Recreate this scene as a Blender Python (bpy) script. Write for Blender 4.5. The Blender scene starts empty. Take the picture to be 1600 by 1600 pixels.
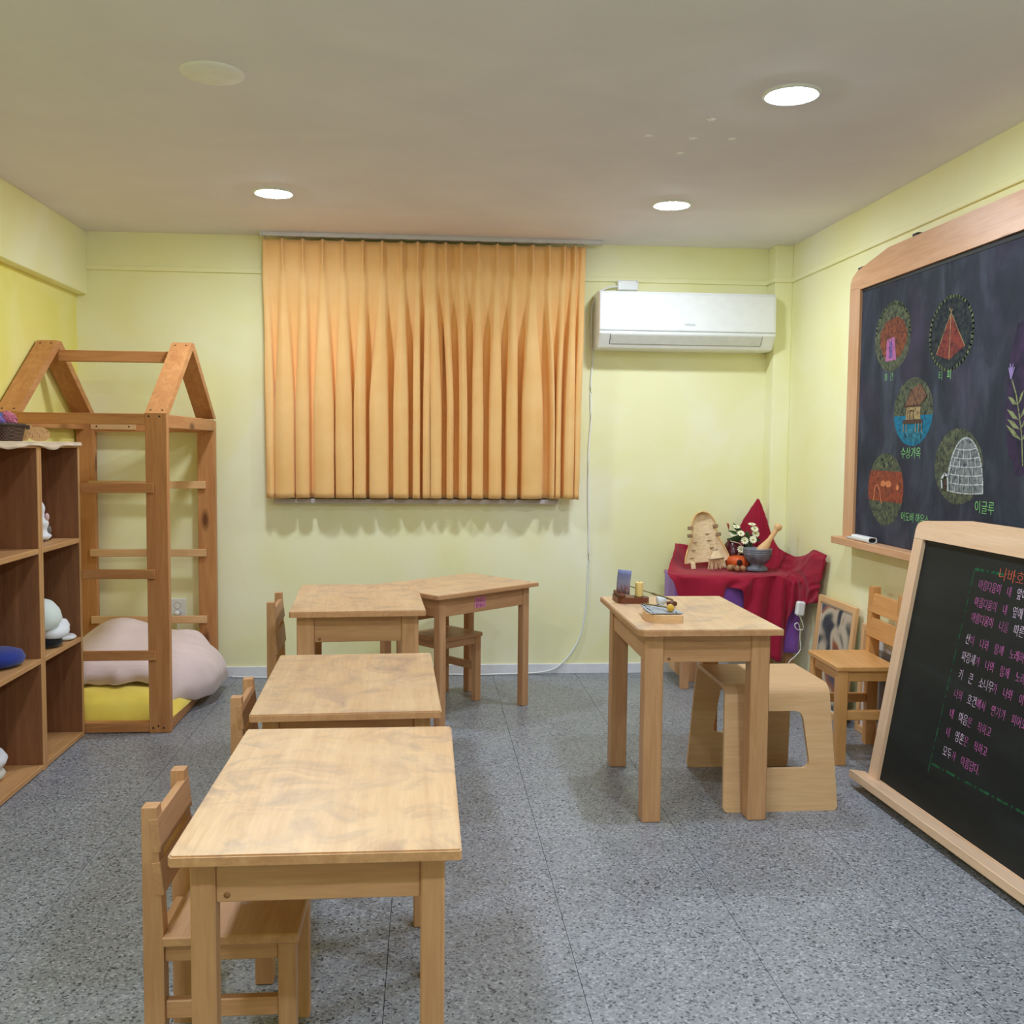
import bpy, bmesh, math, random
from mathutils import Vector, Matrix, noise
random.seed(7)
S = bpy.context.scene
COL = S.collection
# ------------------------------------------------------------------ camera, world, exposure
cam_d = bpy.data.cameras.new('camera'); cam = bpy.data.objects.new('camera', cam_d); COL.objects.link(cam)
cam_d.sensor_fit = 'HORIZONTAL'; cam_d.sensor_width = 36.0; cam_d.lens = 36.0 * 1554.6 / 1600.0
cam_d.clip_start = 0.02
F_ = 1554.6
yaw, pitch, roll = 0.0859, -0.0673, 0.0095
cy, sy, cp, sp = math.cos(yaw), math.sin(yaw), math.cos(pitch), math.sin(pitch)
fwd = Vector((sy*cp, cy*cp, sp)); rgt = Vector((cy, -sy, 0)); upv = rgt.cross(fwd)
r2 = rgt*math.cos(roll) + upv*math.sin(roll); u2 = upv*math.cos(roll) - rgt*math.sin(roll)
cam.matrix_world = Matrix(((r2.x, u2.x, -fwd.x, 0), (r2.y, u2.y, -fwd.y, 0), (r2.z, u2.z, -fwd.z, 1.24), (0, 0, 0, 1)))
S.camera = cam
W = bpy.data.worlds.new('world'); S.world = W; W.use_nodes = True
W.node_tree.nodes['Background'].inputs[0].default_value = (0.8, 0.85, 1, 1)
W.node_tree.nodes['Background'].inputs[1].default_value = 0.05
S.view_settings.view_transform = 'Standard'; S.view_settings.look = 'None'
S.view_settings.gamma = 1.0; S.view_settings.use_curve_mapping = False
S.view_settings.exposure = 0.0
LAMP_POWER = 305.0          # emission strength of each lit downlight diffuser
try:
    S.cycles.use_denoising = True
    S.cycles.max_bounces = 10; S.cycles.diffuse_bounces = 6
except Exception: pass
# room
HC, D, XL, XR, XB, YF = 2.306, 5.311, -1.785, 1.930, -1.730, -1.6
PI = math.pi
# ------------------------------------------------------------------ materials
def lin(c):
    return tuple(((v/255.0)/12.92 if v/255.0 <= 0.04045 else ((v/255.0+0.055)/1.055)**2.4) for v in c) + (1.0,)
MATS = {}
def newmat(name):
    m = bpy.data.materials.new(name); m.use_nodes = True
    nt = m.node_tree; b = nt.nodes['Principled BSDF']
    return m, nt, b
def N(nt, t, **kw):
    n = nt.nodes.new(t)
    for k, v in kw.items(): setattr(n, k, v)
    return n
def ramp(nt, fac, stops, interp='LINEAR'):
    r = N(nt, 'ShaderNodeValToRGB'); cr = r.color_ramp; cr.interpolation = interp
    while len(cr.elements) < len(stops): cr.elements.new(0.5)
    for e, (p, c) in zip(cr.elements, stops): e.position = p; e.color = c if len(c) == 4 else lin(c)
    nt.links.new(fac, r.inputs[0]); return r.outputs[0]
def mix(nt, fac, a, b, mode='MIX'):
    n = N(nt, 'ShaderNodeMix', data_type='RGBA', blend_type=mode)
    for sock, v in ((n.inputs[0], fac), (n.inputs[6], a), (n.inputs[7], b)):
        if hasattr(v, 'is_linked') or hasattr(v, 'links'): nt.links.new(v, sock)
        elif isinstance(v, (int, float)): sock.default_value = v
        else: sock.default_value = v if len(v) == 4 else lin(v)
    return n.outputs[2]
def coords(nt, scale=(1, 1, 1), rnd=True):
    tc = N(nt, 'ShaderNodeTexCoord'); out = tc.outputs['Object']
    if rnd:
        oi = N(nt, 'ShaderNodeObjectInfo'); vm = N(nt, 'ShaderNodeVectorMath', operation='SCALE')
        vm.inputs[0].default_value = (7.3, 13.1, 5.7); nt.links.new(oi.outputs['Random'], vm.inputs['Scale'])
        ad = N(nt, 'ShaderNodeVectorMath', operation='ADD'); nt.links.new(out, ad.inputs[0]); nt.links.new(vm.outputs[0], ad.inputs[1]); out = ad.outputs[0]
    mp = N(nt, 'ShaderNodeMapping'); mp.inputs['Scale'].default_value = scale
    nt.links.new(out, mp.inputs[0]); return mp.outputs[0]
def tex(nt, vec, scale, detail=3, rough=0.55, dist=0.0):
    n = N(nt, 'ShaderNodeTexNoise'); n.inputs['Scale'].default_value = scale; n.inputs['Detail'].default_value = detail
    n.inputs['Roughness'].default_value = rough; n.inputs['Distortion'].default_value = dist
    nt.links.new(vec, n.inputs['Vector']); return n.outputs['Fac']
def bump(nt, b, h, strength=0.1, dist=0.01):
    n = N(nt, 'ShaderNodeBump'); n.inputs['Strength'].default_value = strength; n.inputs['Distance'].default_value = dist
    nt.links.new(h, n.inputs['Height']); nt.links.new(n.outputs[0], b.inputs['Normal'])
def plain(name, col, rough=0.5, metal=0.0, var=0.0, spec=0.5):
    k = ('p', name)
    if k in MATS: return MATS[k]
    m, nt, b = newmat(name); b.inputs['Roughness'].default_value = rough; b.inputs['Metallic'].default_value = metal
    b.inputs['Specular IOR Level'].default_value = spec
    v = coords(nt); f = tex(nt, v, 25, 3)
    lo = tuple(max(0, c*(1-var)) for c in col); hi = tuple(min(255, c*(1+var)) for c in col)
    nt.links.new(ramp(nt, f, [(0.3, lo), (0.7, hi)]), b.inputs['Base Color'])
    MATS[k] = m; return m
def wood(kind, ax):
    k = ('w', kind, ax)
    if k in MATS: return MATS[k]
    light, dark, knot, rough = {
        'beech': ((213, 166, 122), (190, 138, 96), 0, 0.42),
        'beechtop': ((228, 194, 153), (210, 170, 128), 0, 0.38),
        'varnished': ((226, 172, 110), (206, 148, 86), 0, 0.35),
        'pine': ((212, 154, 98), (182, 118, 70), 1, 0.45),
        'palepine': ((232, 190, 140), (216, 168, 118), 1, 0.5),
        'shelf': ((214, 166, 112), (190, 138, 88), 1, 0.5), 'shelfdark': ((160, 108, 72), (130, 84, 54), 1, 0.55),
        'ply': ((236, 196, 150), (224, 178, 130), 0, 0.42),
        'boardframe': ((222, 176, 138), (200, 148, 108), 1, 0.35),
        'easel': ((240, 208, 176), (228, 188, 152), 1, 0.45),
        'walnut': ((120, 66, 44), (86, 44, 28), 0, 0.4)}[kind]
    m, nt, b = newmat('wood_%s_%s' % (kind, 'xyz'[ax])); b.inputs['Roughness'].default_value = rough
    b.inputs['Specular IOR Level'].default_value = 0.35
    sc = [16.0]*3; sc[ax] = 1.1
    v = coords(nt, tuple(sc))
    g = tex(nt, v, 1.6, 5, 0.6, 0.9)
    fine = tex(nt, v, 9.0, 2, 0.5, 0.2)
    c = ramp(nt, g, [(0.28, dark), (0.5, tuple((a+b_)/2 for a, b_ in zip(light, dark))), (0.72, light)])
    c = mix(nt, 0.16, c, ramp(nt, fine, [(0.3, tuple(x*0.72 for x in dark)), (0.7, light)]))
    oi = N(nt, 'ShaderNodeObjectInfo')
    hsv = N(nt, 'ShaderNodeHueSaturation'); mr = N(nt, 'ShaderNodeMapRange'); mr.inputs[3].default_value = 0.93; mr.inputs[4].default_value = 1.06
    nt.links.new(oi.outputs['Random'], mr.inputs[0]); nt.links.new(mr.outputs[0], hsv.inputs['Value']); nt.links.new(c, hsv.inputs['Color']); c = hsv.outputs[0]
    if kind == 'beechtop':
        v2 = coords(nt, (1, 1, 1)); s1 = tex(nt, v2, 6.5, 6, 0.65, 1.2)
        c = mix(nt, ramp(nt, s1, [(0.47, (0, 0, 0, 1)), (0.70, (0.75, 0.75, 0.75, 1))]), c, (160, 136, 124))
        s2 = tex(nt, v2, 2.6, 4, 0.6, 0.8)
        c = mix(nt, ramp(nt, s2, [(0.48, (0, 0, 0, 1)), (0.75, (0.45, 0.45, 0.45, 1))]), c, (232, 206, 170))
    if knot:
        sk = [9.0]*3; sk[ax] = 3.2
        vk = coords(nt, tuple(sk)); vo = N(nt, 'ShaderNodeTexVoronoi'); vo.inputs['Scale'].default_value = 0.62; nt.links.new(vk, vo.inputs['Vector'])
        c = mix(nt, ramp(nt, vo.outputs['Distance'], [(0.05, (0.9, 0.9, 0.9, 1)), (0.14, (0, 0, 0, 1))]), c, (96, 50, 26))
    nt.links.new(c, b.inputs['Base Color'])
    bump(nt, b, fine, 0.08, 0.004)
    MATS[k] = m; return m
def fabric(name, col, col2=None, scale=160, rough=0.9, sheen=0.3):
    k = ('f', name)
    if k in MATS: return MATS[k]
    m, nt, b = newmat(name); b.inputs['Roughness'].default_value = rough; b.inputs['Sheen Weight'].default_value = sheen
    b.inputs['Specular IOR Level'].default_value = 0.2
    v = coords(nt, rnd=False); f = tex(nt, v, 6, 4)
    col2 = col2 or tuple(x*0.9 for x in col)
    nt.links.new(ramp(nt, f, [(0.3, col2), (0.7, col)]), b.inputs['Base Color'])
    bump(nt, b, tex(nt, v, scale, 2), 0.12, 0.003)
    MATS[k] = m; return m
def wallmat(name, c1, c2, c3, scale=1.6):
    m, nt, b = newmat(name); b.inputs['Roughness'].default_value = 0.85; b.inputs['Specular IOR Level'].default_value = 0.2
    v = coords(nt, rnd=False); f = tex(nt, v, scale, 4, 0.5, 0.6)
    nt.links.new(ramp(nt, f, [(0.3, c1), (0.52, c2), (0.72, c3)]), b.inputs['Base Color'])
    bump(nt, b, tex(nt, v, 220, 2), 0.06, 0.002); return m
def chalk(name, col, dens, base=(40, 44, 52), scale=60, stretch=(1, 1, 1)):
    k = ('c', name)
    if k in MATS: return MATS[k]
    m, nt, b = newmat(name); b.inputs['Roughness'].default_value = 0.95; b.inputs['Specular IOR Level'].default_value = 0.1
    v = coords(nt, stretch); f = tex(nt, v, scale, 4, 0.7, 0.4)
    lo = 0.75-0.60*dens; mx = min(0.9, 0.48+0.4*dens)
    c = mix(nt, ramp(nt, f, [(max(0.01, lo), (0, 0, 0, 1)), (min(0.99, lo+0.34), (mx, mx, mx, 1))]), base, col)
    nt.links.new(c, b.inputs['Base Color']); MATS[k] = m; return m
def emit(name, col, strength):
    m, nt, b = newmat(name); b.inputs['Emission Color'].default_value = lin(col); b.inputs['Emission Strength'].default_value = strength
    b.inputs['Base Color'].default_value = (0.9, 0.9, 0.9, 1); return m

M_WALL = wallmat('yellow_lazure_paint', (241, 238, 178), (245, 243, 198), (249, 248, 220))
M_WALLL = wallmat('deep_yellow_lazure_paint', (238, 228, 120), (242, 234, 140), (246, 240, 168), 2.2)
M_CEIL = wallmat('ceiling_paper', (232, 228, 238), (235, 231, 240), (238, 234, 243), 3)
M_WHITE = plain('white_plastic', (238, 240, 240), 0.3, var=0.01)
M_OFFWHITE = plain('offwhite_plastic', (222, 224, 220), 0.4, var=0.02)
M_BASE = plain('white_baseboard', (232, 234, 240), 0.4, var=0.02)
M_BLACK = plain('black_plastic', (18, 18, 20), 0.6, var=0.1)
M_GREY = plain('grey_metal', (170, 172, 175), 0.3, 0.9, 0.05)
M_SCREW = plain('dark_screw', (62, 42, 30), 0.5, 0.3, 0.1)
# speckled vinyl
def floormat():
    m, nt, b = newmat('speckled_vinyl'); b.inputs['Roughness'].default_value = 0.38; b.inputs['Specular IOR Level'].default_value = 0.45
    v = coords(nt, rnd=False)
    nz = N(nt, 'ShaderNodeTexNoise'); nz.inputs['Scale'].default_value = 160; nt.links.new(v, nz.inputs['Vector'])
    sc = N(nt, 'ShaderNodeVectorMath', operation='SCALE'); sc.inputs['Scale'].default_value = 0.009; nt.links.new(nz.outputs['Color'], sc.inputs[0])
    ad = N(nt, 'ShaderNodeVectorMath', operation='ADD'); nt.links.new(v, ad.inputs[0]); nt.links.new(sc.outputs[0], ad.inputs[1])
    vo = N(nt, 'ShaderNodeTexVoronoi'); vo.inputs['Scale'].default_value = 185; nt.links.new(ad.outputs[0], vo.inputs['Vector'])
    sp = N(nt, 'ShaderNodeSeparateColor'); nt.links.new(vo.outputs['Color'], sp.inputs[0])
    c = ramp(nt, sp.outputs[0], [(0.0, (76, 79, 86)), (0.07, (112, 116, 123)), (0.20, (140, 144, 151)), (0.52, (150, 154, 161)), (0.88, (174, 178, 186))], 'CONSTANT')
    d = tex(nt, v, 1.8, 4, 0.6)
    c = mix(nt, 1.0, c, ramp(nt, d, [(0.3, (0.80, 0.80, 0.80, 1)), (0.65, (1, 1, 1, 1))]), 'MULTIPLY')
    nt.links.new(c, b.inputs['Base Color'])
    r = ramp(nt, tex(nt, v, 3.0, 3), [(0.3, (0.30, 0.3, 0.3, 1)), (0.7, (0.46, 0.46, 0.46, 1))]); nt.links.new(r, b.inputs['Roughness'])
    return m
M_FLOOR = floormat()
# ------------------------------------------------------------------ mesh helpers
class MB:
    """collects shapes in one bmesh, then links them as ONE object"""
    def __init__(self): self.bm = bmesh.new()
    def box(self, x0, x1, y0, y1, z0, z1, bev=0.0015, M=None, mi=0):
        g = bmesh.ops.create_cube(self.bm, size=1.0)
        vs = g['verts']
        for v in vs: v.co = Vector(((x0+x1)/2 + v.co.x*(x1-x0), (y0+y1)/2 + v.co.y*(y1-y0), (z0+z1)/2 + v.co.z*(z1-z0)))
        if bev > 0:
            es = list({e for v in vs for e in v.link_edges})
            b = bmesh.ops.bevel(self.bm, geom=es, offset=bev, segments=1, affect='EDGES', profile=0.5)
            vs = list({v for f in b['faces'] for v in f.verts} | {v for v in vs if v.is_valid})
            fs = {f for v in vs for f in v.link_faces}
            vs = list({v for f in fs for v in f.verts})
        for f in {f for v in vs for f in v.link_faces}: f.material_index = mi
        if M is not None:
            for v in vs: v.co = M @ v.co
        return self
    def prism(self, pts, a, b, axis, mi=0):
        """polygon pts in the plane normal to axis, extruded from a to b (0:x 1:y 2:z); pts are the two other coordinates in xyz order"""
        def mk(p, h):
            q = list(p); q.insert(axis, h); return self.bm.verts.new(q)
        A = [mk(p, a) for p in pts]; B = [mk(p, b) for p in pts]; n = len(pts); fs = []
        fs.append(self.bm.faces.new(A)); fs.append(self.bm.faces.new(B[::-1]))
        for i in range(n): fs.append(self.bm.faces.new((A[i], B[i], B[(i+1) % n], A[(i+1) % n])))
        for f in fs: f.material_index = mi
        return self
    def lathe(self, prof, segs=32, M=None, mi=0):
        rings = []
        for r, z in prof:
            if r < 1e-6: rings.append([self.bm.verts.new((0, 0, z))]); continue
            rings.append([self.bm.verts.new((r*math.cos(2*PI*i/segs), r*math.sin(2*PI*i/segs), z)) for i in range(segs)])
        for a, b in zip(rings, rings[1:]):
            for i in range(segs):
                j = (i+1) % segs
                if len(a) == 1 and len(b) == 1: continue
                if len(a) == 1: f = self.bm.faces.new((a[0], b[i], b[j]))
                elif len(b) == 1: f = self.bm.faces.new((a[i], a[j], b[0]))
                else: f = self.bm.faces.new((a[i], a[j], b[j], b[i]))
                f.material_index = mi; f.smooth = True
        if M is not None:
            for rg in rings:
                for v in rg: v.co = M @ v.co
        return self
    def grid(self, rows, smooth=True, mi=0, close=False):
        V = [[self.bm.verts.new(p) for p in r] for r in rows]
        for a, b in zip(V, V[1:]):
            m = len(a)
            for i in range(m if close else m-1):
                j = (i+1) % m
                f = self.bm.faces.new((a[i], a[j], b[j], b[i])); f.smooth = smooth; f.material_index = mi
        return self
    def tube(self, pts, r, segs=8, mi=0):
        pts = [Vector(p) for p in pts]; rows = []; up = Vector((0, 0, 1))
        for i, p in enumerate(pts):
            t = (pts[min(i+1, len(pts)-1)] - pts[max(i-1, 0)]).normalized()
            s = t.cross(up)
            if s.length < 1e-3: s = t.cross(Vector((0, 1, 0)))
            s.normalize(); n = s.cross(t).normalized()
            rr = r[i] if isinstance(r, (list, tuple)) else r
            rows.append([p + s*rr*math.cos(2*PI*k/segs) + n*rr*math.sin(2*PI*k/segs) for k in range(segs)])
        c0, c1 = pts[0], pts[-1]
        self.grid(rows, True, mi, True)
        self.bm.verts.ensure_lookup_table()
        for row, rev in ((rows[0], False), (rows[-1], True)):
            vs = [self.bm.verts.new(p) for p in row]
            try:
                f = self.bm.faces.new(vs if rev else vs[::-1]); f.material_index = mi
            except Exception: pass
        return self
    def sphere(self, c, r, sub=2, mi=0, sc=(1, 1, 1), amp=0.0, fr=6.0):
        g = bmesh.ops.create_icosphere(self.bm, subdivisions=sub, radius=1.0)
        for v in g['verts']:
            k = 1 + amp*noise.noise(v.co*fr*0.3 + Vector(c)*9)
            v.co = Vector(c) + Vector((v.co.x*r*sc[0], v.co.y*r*sc[1], v.co.z*r*sc[2]))*k
            for f in v.link_faces: f.smooth = True; f.material_index = mi
        return self
    def build(self, name, mats, parent=None, loc=None, smooth=False, kind=None, solid=0.0, subsurf=0):
        bmesh.ops.recalc_face_normals(self.bm, faces=self.bm.faces[:])
        me = bpy.data.meshes.new(name); self.bm.to_mesh(me); self.bm.free()
        for m in (mats if isinstance(mats, (list, tuple)) else [mats]): me.materials.append(m)
        o = bpy.data.objects.new(name, me); COL.objects.link(o)
        if parent is not None: o.parent = parent
        if loc is not None: o.location = loc
        if smooth:
            for p in me.polygons: p.use_smooth = True
        if kind: o['kind'] = kind
        if subsurf:
            s = o.modifiers.new('sub', 'SUBSURF'); s.levels = subsurf; s.render_levels = subsurf
        if solid:
            s = o.modifiers.new('thick', 'SOLIDIFY'); s.thickness = solid; s.offset = 0
        return o
def tag(o, label, cat, group=None):
    o['label'] = label; o['category'] = cat
    if group: o['group'] = group
    return o
def thing(name, label, cat, loc=(0, 0, 0), rz=0.0, group=None):
    o = bpy.data.objects.new(name, None); COL.objects.link(o); o.location = loc; o.rotation_euler = (0, 0, rz); o.empty_display_size = 0.05
    return tag(o, label, cat, group)
def struct(o): o['kind'] = 'structure'; return o
def wbox(name, kind, parent, x0, x1, y0, y1, z0, z1, bev=0.002, ax=None):
    """a single board with its grain along its longest side"""
    d = (x1-x0, y1-y0, z1-z0); a = d.index(max(d)) if ax is None else ax
    return MB().box(x0, x1, y0, y1, z0, z1, bev).build(name, wood(kind, a), parent)
def pbox(name, mat, parent, x0, x1, y0, y1, z0, z1, bev=0.002):
    return MB().box(x0, x1, y0, y1, z0, z1, bev).build(name, mat, parent)
def copy_tree(o, parent=None):
    c = o.copy(); COL.objects.link(c)
    if parent is not None: c.parent = parent
    for ch in list(o.children): copy_tree(ch, c)
    return c
def catmull(P, n):
    out = []; P = [Vector(p) for p in P]
    for i in range(len(P)-1):
        p0, p1, p2, p3 = P[max(i-1, 0)], P[i], P[i+1], P[min(i+2, len(P)-1)]
        for k in range(n):
            t = k/n
            out.append(0.5*((2*p1) + (p2-p0)*t + (2*p0-5*p1+4*p2-p3)*t*t + (3*p1-p0-3*p2+p3)*t**3))
    out.append(P[-1]); return out
def smooth01(t): t = max(0.0, min(1.0, t)); return t*t*(3-2*t)
# ------------------------------------------------------------------ room shell
fl = struct(pbox('floor', plain('floor_screed', (70, 72, 76), 0.8), None, XL, XR, YF, D, -0.06, -0.004, 0))
x = 0.36 - 0.45*5
while x < XR:
    a, b = max(x, XL), min(x+0.45, XR)
    if b-a > 0.01: pbox('vinyl_strip', M_FLOOR, fl, a+0.0008, b-0.0008, YF, D, -0.004, 0.0, 0.0)
    x += 0.45
struct(pbox('ceiling', M_CEIL, None, XL-0.1, XR+0.1, YF-0.1, D+0.1, HC, HC+0.1, 0))
struct(pbox('wall_back', M_WALL, None, XL-0.1, XR+0.1, D, D+0.1, -0.06, HC, 0))
struct(pbox('wall_left', M_WALLL, None, XL-0.1, XL, YF, D, -0.06, HC, 0))
struct(pbox('wall_right', M_WALL, None, XR, XR+0.1, YF, D, -0.06, HC, 0))
struct(pbox('wall_front', M_WALL, None, XL-0.1, XR+0.1, YF-0.1, YF, -0.06, HC, 0))
struct(pbox('trim_1', M_WALL, None, XL, XB, YF, D, 1.986, HC, 0.003))                 # boxed beam over the left wall
struct(pbox('wall_corner', M_WALL, None, 1.834, XR, 5.195, D, 0, HC, 0.003))          # pillar in the back right corner
struct(pbox('trim_2', M_WALL, None, XB, 1.834, D-0.012, D, 2.111, 2.136, 0.002))      # picture rail
struct(pbox('trim_3', M_WALL, None, 1.822, XR-0.012, 5.183, 5.195, 2.111, 2.136, 0.002))
struct(pbox('trim_4', M_WALL, None, XR-0.012, XR, YF, 5.195, 2.111, 2.136, 0.002))
struct(pbox('trim_5', M_WALL, None, 1.822, 1.834, 5.195, D, 2.111, 2.136, 0.002))
struct(pbox('baseboard_back', M_BASE, None, XL, 1.834, D-0.010, D, 0, 0.055, 0.002))
struct(pbox('baseboard_left', M_BASE, None, XL, XL+0.010, YF, D-0.010, 0, 0.055, 0.002))
struct(pbox('baseboard_right', M_BASE, None, XR-0.010, XR, YF, 5.195, 0, 0.055, 0.002))
# window hidden behind the curtain: only its grey sill shows
wn = struct(MB().box(-0.79, -0.74, D-0.03, D, 0.95, 2.12).box(0.64, 0.69, D-0.03, D, 0.95, 2.12).box(-0.74, 0.64, D-0.03, D, 2.07, 2.12).box(-0.075, -0.025, D-0.03, D, 0.95, 2.07).build('window_1', M_OFFWHITE))
pbox('sill', plain('grey_sill', (196, 186, 184), 0.5, var=0.03), wn, -0.795, 0.70, D-0.055, D, 0.926, 0.950)
pbox('pane', plain('window_night_glass', (60, 66, 72), 0.1), wn, -0.74, -0.075, D-0.016, D-0.008, 0.95, 2.07, 0)
pbox('pane', plain('window_night_glass', (60, 66, 72), 0.1), wn, -0.025, 0.64, D-0.016, D-0.008, 0.95, 2.07, 0)
# ------------------------------------------------------------------ downlights, blank cover, ceiling stars
M_LAMP = emit('lamp_diffuser', (228, 240, 255), LAMP_POWER)
LP = [(-0.655, 4.40, 'round lit downlight on the ceiling left of the curtain rail centre'),
      (1.073, 4.395, 'round lit downlight on the ceiling above the air conditioner side'),
      (1.094, 3.0, 'largest round lit downlight near the right side of the ceiling'),
      (-0.64, 1.6, 'round downlight above the nearest table, out of view'), (1.09, 1.6, 'round downlight in front of the easel, out of view'),
      (-0.64, 0.2, 'round downlight behind the viewer at left'), (1.09, 0.2, 'round downlight behind the viewer at right')]
for x, y, lb in LP:
    t = thing('downlight', lb, 'ceiling light', (x, y, HC), 0, 'recessed ceiling downlights')
    MB().lathe([(0.072, -0.004), (0.080, -0.009), (0.086, -0.006), (0.088, 0.0)], 40).build('trim_ring', M_WHITE, t)
    MB().lathe([(0.0, -0.016), (0.030, -0.0148), (0.055, -0.011), (0.068, -0.0065), (0.073, -0.003)], 40).build('diffuser', M_LAMP, t)
t = thing('blank_cover', 'unlit round cream cover plate on the left of the ceiling', 'ceiling cover', (-0.622, 3.02, HC))
MB().lathe([(0, -0.008), (0.083, -0.008), (0.090, -0.004), (0.091, 0)], 48).build('cover_disc', plain('cream_cover', (243, 241, 238), 0.6, var=0.01), t)
for k, (x, y) in enumerate([(0.755, 3.45), (0.913, 3.461), (0.921, 3.261), (0.915, 3.636), (1.051, 3.452)]):
    pts = [((0.016 if i % 2 == 0 else 0.009)*math.cos(PI*i/5+k), (0.016 if i % 2 == 0 else 0.009)*math.sin(PI*i/5+k)) for i in range(10)]
    o = MB().prism(pts, -0.0012, 0.0, 2).build('star_sticker', plain('pale_sticker', (253, 253, 253), 0.5), None, (x, y, HC))
    tag(o, ['pale star sticker on the ceiling, leftmost of the five', 'pale star sticker in the middle of the ceiling cluster', 'pale star sticker on the ceiling nearest the big downlight',
            'pale star sticker on the ceiling nearest the curtain', 'pale star sticker on the ceiling, rightmost of the five'][k], 'sticker', 'star stickers on the ceiling')
# ------------------------------------------------------------------ curtain
M_CURT = fabric('orange_cotton', (242, 197, 134), (236, 186, 118), 240, 0.85, 0.2)
def fx(px): return (px-655)/1555.0*5.215 - 0.010
rl = thing('curtain_rail', 'thin pale curtain rail under the ceiling above the window', 'curtain rail', (0, 5.21, HC))
pbox('track', plain('grey_rail', (206, 203, 205), 0.4, var=0.02), rl, -0.835, 0.905, -0.014, 0.014, -0.022, 0, 0.002)
pbox('end_cap', M_OFFWHITE, rl, -0.842, -0.835, -0.016, 0.016, -0.024, 0, 0.001)
pbox('end_cap', M_OFFWHITE, rl, 0.905, 0.912, -0.016, 0.016, -0.024, 0, 0.001)
def curtain(name, label, x0t, x0b, x1t, x1b, pl, tail=False, zt=2.270, zb=0.957):
    """pl: (pleat px at the top, recess left px, recess right px at the hem)"""
    nt_ = 46; rows = []
    for r in range(nt_+1):
        t = r/nt_; z = zt + (zb-zt)*t; row = []
        s = smooth01((t-0.07)/0.62)
        xl, xr = x0t+(x0b-x0t)*t, x1t+(x1b-x1t)*t
        rec = []; dps = []
        for k in range(len(pl)-1):
            (p, a, b), pn = pl[k], pl[k+1][0]
            rec.append((fx(p+3)*(1-s)+fx(a)*s, fx(pn-3)*(1-s)+fx(b)*s)); dps.append(min(1.0, 0.25+(b-a)/8.0))
        pinch = smooth01((t-0.075)/0.07)
        dep0 = 0.014+0.056*smooth01((t-0.10)/0.40)
        bounds = [xl] + [q for ab in rec for q in ab] + [xr]
        for i in range(0, len(bounds), 2):
            A, B = bounds[i], bounds[i+1]; w = max(B-A, 0.004)
            for k in range(9):
                f = k/8.0
                bul = math.sin(PI*f)
                d = -0.026*(1-pinch)*bul*(1 if 1 < i < len(bounds)-2 else 0.3) - (0.006+0.016*min(1, w/0.12))*bul*smooth01((t-0.08)/0.4)
                d += 0.006*noise.noise(Vector((A*7+f*2.1, t*3.0, i*1.7)))*smooth01(t*2)
                row.append((A+w*f + 0.004*noise.noise(Vector((i*3.1, t*4, 2))), 5.205+d, z + 0.004*noise.noise(Vector((A*5+f, 8, 1)))*t))
            if i+2 < len(bounds):
                A2, B2 = bounds[i+1], bounds[i+2]; w2 = B2-A2; dep = dep0*(0.45+0.55*dps[i//2])
                for k in range(1, 8):
                    f = k/8.0
                    prof = min(1.0, min(f, 1-f)*7.0)
                    row.append((A2 + w2*(0.5+(f-0.5)*0.92), 5.205+dep*prof+0.002*math.sin(PI*f), z))
        if tail:
            for k in range(1, 5): row.append((xr+(fx(682)-xr)*k/4, 5.205+0.045*smooth01(k/3), z))
        rows.append(row)
    o = MB().grid(rows).build(name, M_CURT, None, smooth=True, solid=0.0015)
    return o
CL = [(414, 425, 426), (440, 455, 457), (470.5, 477, 485), (500, 515, 518), (530, 543, 546), (560, 563.5, 570), (589.5, 598, 607), (618, 629, 637), (643, 647, 652.5), (659, 0, 0)]
CR = [(667, 680, 690), (686, 698.5, 709), (710, 720, 729), (736, 745, 756), (765, 774, 782), (792, 799, 807), (820, 838, 853), (845, 858, 860), (869, 867, 874), (885, 888.5, 890), (897, 0, 0)]
o = curtain('curtain', '', fx(410), fx(413), fx(665), fx(659.5), CL, True)
tag(o, 'left half of the orange pleated curtain over the window', 'curtain', 'orange curtain panels')
o2 = curtain('curtain', '', fx(662), fx(664.5), fx(903), fx(897), CR)
tag(o2, 'right half of the orange pleated curtain, nearer the air conditioner', 'curtain', 'orange curtain panels')
for oo, pl in ((o, CL), (o2, CR)):
    for p, a, b in pl:
        xx = fx(p)
        MB().tube([(xx, 5.185, 2.262), (xx+0.003, 5.19, 2.28), (xx, 5.20, 2.287), (xx-0.004, 5.205, 2.279)], 0.0016, 6).build('curtain_hook', M_GREY, oo)
# ------------------------------------------------------------------ air conditioner
ac = thing('air_conditioner', 'white wall mounted air conditioner on the back wall right of the curtain', 'air conditioner', (0, D, 0))
def acprof(sx): return [(0, 2.042), (-0.150, 2.042), (-0.188, 2.036), (-0.200, 2.020), (-0.206, 1.842), (-0.204, 1.836), (-0.196, 1.836), (-0.194, 1.834), (-0.204, 1.830), (-0.203, 1.818), (-0.150, 1.752), (-0.130, 1.746), (0, 1.746)]
prof = acprof(0); mb = MB(); rows = []
for x, k in [(0.880, 0.93), (0.884, 0.985), (0.892, 1.0), (1.800, 1.0), (1.812, 0.985), (1.818, 0.93)]:
    rows.append([(x, p[0]*k, 1.894+(p[1]-1.894)*(0.5+0.5*k)) for p in prof])
mb.grid(rows, False, 0, True)
for r in (rows[0], rows[-1]):
    mb.bm.faces.new([mb.bm.verts.new(p) for p in r])
bd = mb.build('body', M_WHITE, ac)
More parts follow.
